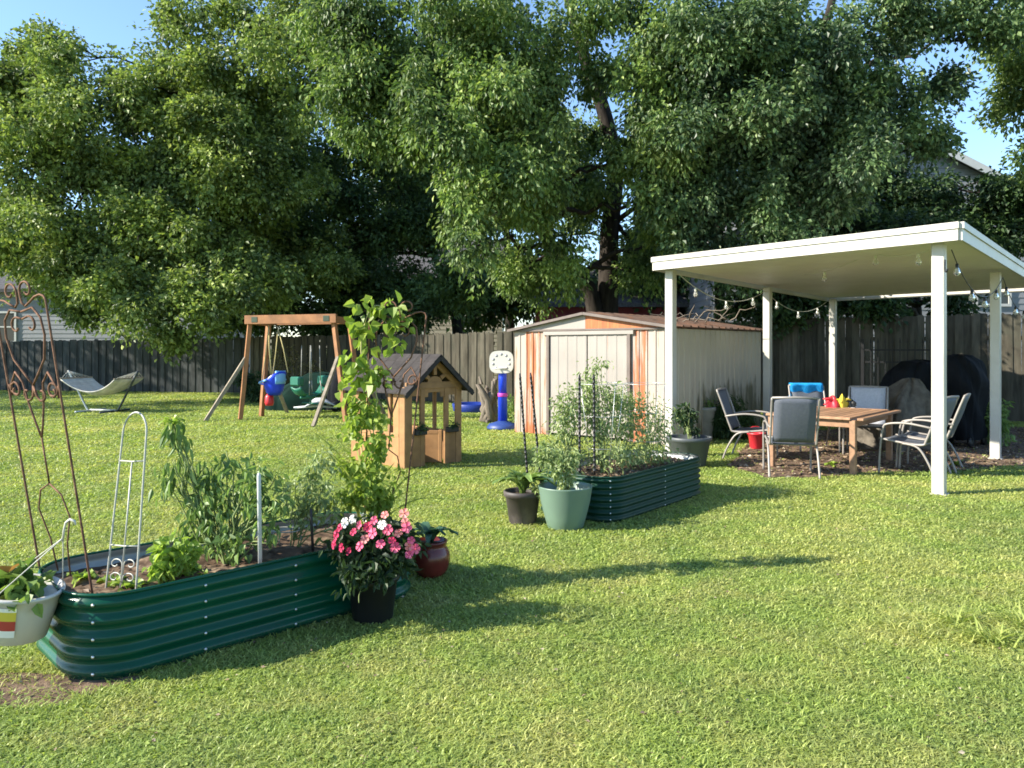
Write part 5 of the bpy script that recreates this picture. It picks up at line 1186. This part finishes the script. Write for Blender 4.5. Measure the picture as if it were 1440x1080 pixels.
# blue towel over the last chair, toys on the table, red bucket
tm_ = chairs[5].matrix_world; tw = thing('towel', 'bright blue towel folded over a chair back beyond the table', 'towel', tm_ @ Vector((-.44, 0, .97)), chairs[5].rotation_euler.z)
m_towel = M('blue_towel', (.02, .27, .62), .9, var=.2, scale=25, bmp=.4); m = MB()
def towel(a, b):
    y = -.25+.5*b; s = a*2-1; th = s*.34
    if abs(s) < .18: x, z = .045*math.sin(s/.18*math.pi/2), .03-.015*(s/.18)**2
    else: x, z = math.copysign(.045+.01*math.sin(14*b+s), s), .015-(abs(s)-.18)*.34
    return (x-.36*min(0, z)*-1*1.0*.0+z*-.37*-1*(-1)*-1*.0+z*.37, y+.012*math.sin(9*a), z)
m.grid(towel, 22, 14); m.build('cloth', m_towel, tw, thick=.012)
q = BLc+Vector((.28, -.28, TZ)); toy = thing('toy_bundle', 'red and yellow soft toy lying on the far corner of the table', 'toy', q); toy.scale = (.95, .8, .68)
rng = np.random.default_rng(130)
for nm, mt, cx_, rr, hh_ in (('red_part', m_redp, -.09, .10, .22), ('yellow_part', M('yellow_plush', (.55, .42, .05), .8, var=.1, bmp=.1), .05, .09, .25), ('dark_part', m_black, .19, .07, .16)):
    m = MB(); p1_, p2_, p3_ = rng.random(3)*6.28
    m.grid(lambda u_, v_: (lambda a, r: (cx_+rr*r*math.cos(a)*(1+.25*math.sin(3*a+p1_+4*v_)), rr*.8*r*math.sin(a)*(1+.25*math.sin(4*a+p2_)), hh_*v_*(1+.18*math.sin(2*a+p3_))))(2*math.pi*u_, math.sin(math.pi*(.5+.5*v_))**.6+.02), 40, 14, True, True)
    for k in range(3):
        a = rng.uniform(0, 6.28); p = Vector((cx_, 0, hh_*.6)); e = p+Vector((math.cos(a)*rr*1.5, -abs(math.sin(a))*rr, rng.uniform(-.08, .1))); m.tube([p, p.lerp(e, .6)+Vector((0, 0, .02)), e], [.03, .026, .012], 8)
    m.build(nm, mt, toy)
rb = Vector((3.78, 11.9, 0)); root = thing('red_bucket', 'red plastic bucket on the ground behind the left sling chair', 'bucket', rb)
MB().lathe([(.085, 0), (.095, .01), (.125, .22), (.14, .225), (.14, .25), (.12, .25), (.115, .22), (.085, .03)], 24).build('body', m_redp, root)
m = MB(); m.tube([(.135*math.cos(R(a)), .04, .24+.1*math.sin(R(a))) for a in range(0, 181, 15)], .006, 5); m.build('handle', m_redp, root)

# ------------------------------------------------------------------ covered grill and things by the right fence
def cover(label, loc, secs, mat, rz, seed, name='covered_grill', cat='grill cover', fa=1):
    root = thing(name, label, cat, loc, rz); rg = random.Random(seed); p1 = rg.uniform(0, 6)
    n = 64; m = MB()
    def ring(t, k):
        z, rx, ry, ox = secs[k]; a = 2*math.pi*t; e = .55
        c_, s_ = math.cos(a), math.sin(a); fold = 1+fa*(.03*math.sin(11*a+p1+z*2)*max(0, 1-z*.5)+.018*math.sin(23*a+z*5)+(.05*math.sin(5*a+9*z) if fa > 1 else 0))
        return (ox+rx*fold*math.copysign(abs(c_)**e, c_), ry*fold*math.copysign(abs(s_)**e, s_), z+.012*math.sin(5*a+z*9))
    vs = [ring(i/n, k) for i in range(n) for k in range(len(secs))]; K = len(secs)
    fs = [(i*K+k, ((i+1) % n)*K+k, ((i+1) % n)*K+k+1, i*K+k+1) for i in range(n) for k in range(K-1)]; fs.append(tuple(i*K+K-1 for i in range(n)))
    m.add(vs, fs, True); m.build('cover', mat, root); return root
def smooth_secs(s, n=4):
    out = []
    for i in range(len(s)-1):
        for k in range(n): t = k/n; t = t; out.append(tuple(s[i][j]*(1-t)+s[i+1][j]*t for j in range(4)))
    return out+[s[-1]]
g1 = cover('tall black covered grill near the right patio post', Vector((7.20, 12.35, 0)), smooth_secs([(.12, .36, .30, 0), (.6, .36, .30, 0), (1.0, .41, .33, .0), (1.18, .39, .30, .0), (1.34, .34, .24, -.04), (1.43, .20, .15, -.10), (1.45, .02, .02, -.12)]), m_btarp, R(40), 1, fa=1.9)
for s in (-1, 1):
    w_ = MB(); w_.lathe([(.02, -.02), (.085, -.018), (.09, 0), (.085, .018), (.02, .02)], 18); o = w_.build('wheel', m_black, g1); o.rotation_euler = (R(90), 0, 0); o.location = (.28*s, -.25, .09)
for s in (-1, 1):
    for t in (-1, 1): m = MB(); m.box(s*.28-.02, s*.28+.02, t*.22-.02, t*.22+.02, 0, .2); m.build('leg', m_iron, g1)
pass
cover('dark green tarpaulin heaped behind the swings', Vector((-5.25, 19.6, 0)), smooth_secs([(0, 1.0, .5, 0), (.3, .95, .5, 0), (.55, .75, .45, .15), (.78, .5, .35, .3), (.92, .3, .22, .38), (.95, .03, .03, .4)]), m_tarp, 0, 3, 'tarp_heap', 'tarp')
cover('black tarpaulin covered pile behind the right swing leg', Vector((-4.2, 19.5, 0)), smooth_secs([(0, .5, .45, 0), (.5, .48, .42, 0), (.85, .40, .36, 0), (1.0, .25, .2, 0), (1.03, .03, .03, 0)]), m_btarp, 0, 4, 'covered_pile', 'tarp')
cover('black tarpaulin draped over a slanted stack left of the tall grill', Vector((6.60, 12.6, 0)), smooth_secs([(0, .56, .34, -.0), (.5, .56, .34, .0), (.95, .54, .32, .02), (1.18, .46, .28, .06), (1.33, .3, .2, .12), (1.36, .03, .03, .14)]), m_btarp, R(30), 2, 'covered_stack', 'tarp', 1.9)
m_sack = M('grey_burlap', (.12, .105, .085), .95, var=.45, scale=7, bmp=.8, dirt=(.1, .085, .07), dirt_amt=.8)
cover('crumpled grey brown burlap heap between the far chair and the black tarpaulin', Vector((6.04, 12.0, 0)), smooth_secs([(0, .58, .36, 0), (.35, .60, .36, -.02), (.62, .50, .33, .05), (.80, .36, .26, .12), (.95, .20, .17, .2), (1.06, .09, .09, .24), (1.08, .02, .02, .24)]), m_sack, R(20), 6, 'burlap_heap', 'burlap', 3.2)
ir = thing('iron_fence_panel', 'black spear topped iron fence panel leaning by the board fence', 'iron panel', (7.05, 15.4, 0), R(-28))
for z in (.25, 1.28, 1.52):
    m = MB(); m.box(0, 1.5, -.015, .015, z-.016, z+.016); m.build('rail', m_iron, ir)
m = MB()
for k in range(11):
    x = .12+k*.13; m.box(x-.009, x+.009, -.035, -.017, .1, 1.66); m.prism([(x-.02, -.035, 1.66), (x+.02, -.035, 1.66), (x, -.035, 1.78)], (0, .018, 0))
m.build('bars', m_iron, ir)
m = MB(); m.box(-.06, .0, -.03, .03, 0, 1.74, None, .004); m.build('post', m_iron, ir)
sp = G(1388, 632)
bushy('fence_shrub', 'small bright leafed weed beside the tall black grill', 'shrub', Vector((7.72, 12.3, 0)), [ball((7.72, 12.3, .3), .2, .3), ball((7.8, 12.4, .55), .14, .2)], m_plant, 73, leaf=.09, per=12, dens=26, clump_r=.09)
for i, (x, y, lb) in enumerate([(1170, 656, 'small broad leafed weed in the bare earth beside the table leg'), (1345, 655, 'flat weed tuft on the lawn by the nearest patio post')]):
    rosette('weed', lb, 'plant', G(x, y), 9, .12-.02*i, .05, m_lettuce, 140+i)

# ------------------------------------------------------------------ loose stuff: mulch in the beds, leaf litter on the bare earth
m_mulch = leafmat('mulch_chip', (.07, .042, .025), (.25, .18, .115), (.42, .35, .26), trans=0.0, patch=.1)
def litter(name, label, xy, z, rng, size, mat):
    n = len(xy); P = np.stack([xy[:, 0], xy[:, 1], z+.012*rng.random(n)], 1); az = rng.random(n)*6.283
    A = np.stack([np.cos(az), np.sin(az), .45*(rng.random(n)-.35)], 1); N = np.array([0, 0, 1.0])+.5*rng.normal(size=(n, 3)); L = size*(.4+rng.random(n))
    V, Fc = leaves(P, A, N, L, L*(.3+.4*rng.random(n)), .15); o = fast_mesh(name, V, Fc, mat); o['kind'] = 'stuff'; o['label'] = label
rng = np.random.default_rng(200)
for c, a, L, Wd, z, nm in ((B1C, B1A, B1L, B1W, .31, 'wood mulch chips over the soil of the glossy bed'), (B2C, B2A, B2L, B2W, .34, 'wood mulch chips over the soil of the dull green bed')):
    st = (rng.random((2600, 2))-.5)*np.array([L-.3, Wd-.2]); litter('mulch', nm, np.stack([c.x+st[:, 0]*math.cos(a)-st[:, 1]*math.sin(a), c.y+st[:, 0]*math.sin(a)+st[:, 1]*math.cos(a)], 1), z, rng, .035, m_mulch)
q = np.stack([rng.uniform(2.5, 12, 14000), rng.uniform(9, 16, 14000)], 1); q = q[in_poly(q[:, 0], q[:, 1], DIRT)]
litter('leaf_litter', 'dry leaves and chips on the bare earth under the patio cover', q, .006, rng, .06, m_mulch)

rng = np.random.default_rng(210)
for x, y, lb in ((1395, 905, 'pale tuft of coarse long grass on the lawn at the right'), (1432, 880, 'coarse long grass tuft at the right edge of the lawn'), (1345, 880, 'small straw coloured tuft of coarse grass left of the larger tuft')):
    b = G(x, y); strap(lb, b, [b+Vector((rng.normal()*.12, rng.normal()*.09, rng.uniform(.03, .09))) for _ in range(46)], .009, m_strap, 211+x, 'grass_tuft', 'coarse grass tufts')
hk_ = MB(); p = pN-.075*uu-.075*ww+Vector((0, 0, 2.42)); hk_.tube(catmull([p+Vector((0, 0, .06)), p+Vector((0, 0, -.05)), p+Vector((0, -.03, -.07)), p+Vector((0, -.045, -.04))], 4), .008, 6); hk_.build('hook', m_iron, can, True)

# clover and dead clippings in the near lawn
m_clover = leafmat('clover_leaf', (.20, .28, .06), (.33, .40, .10), patch=.1)
rng = np.random.default_rng(220); cs = []
for _ in range(150):
    d = 2.6*(14/2.6)**rng.random(); c = np.array([(rng.random()*2-1)*.72*d, d]); n = int((20+60*rng.random())*min(1, d/7)); cs.append(c+rng.normal(size=(n, 2))*np.array([.16, .11])*(.5+rng.random()))
q = np.concatenate(cs); ok = np.ones(len(q), bool)
for poly in (bed_poly(B1C, B1A, B1L, B1W), bed_poly(B2C, B2A, B2L, B2W), DIRT): ok &= ~in_poly(q[:, 0], q[:, 1], poly)
q = q[ok]; n = len(q); P = np.stack([q[:, 0], q[:, 1], .014+.022*rng.random(n)], 1); P = np.repeat(P, 3, 0); az = np.repeat(rng.random(n)*6.283, 3)+np.tile([0, 2.09, 4.19], n)
L = np.repeat(.007+.008*rng.random(n), 3); V, Fc = leaves(P, np.stack([np.cos(az), np.sin(az), np.full(3*n, .15)], 1), np.array([0, 0, 1.0])+.15*rng.normal(size=(3*n, 3)), L, L*1.0, .1)
o = fast_mesh('clover', V, Fc, m_clover); o['kind'] = 'stuff'; o['label'] = 'clover growing in patches through the lawn'
q = np.stack([(rng.random(5000)*2-1)*8, 2.5+rng.random(5000)**1.5*11], 1); ok = ~in_poly(q[:, 0], q[:, 1], bed_poly(B1C, B1A, B1L, B1W)) & ~in_poly(q[:, 0], q[:, 1], bed_poly(B2C, B2A, B2L, B2W)); q = q[ok]
litter('grass_clippings', 'dry clippings and crumbled leaves lying in the lawn', q, .012, rng, .02, m_mulch)
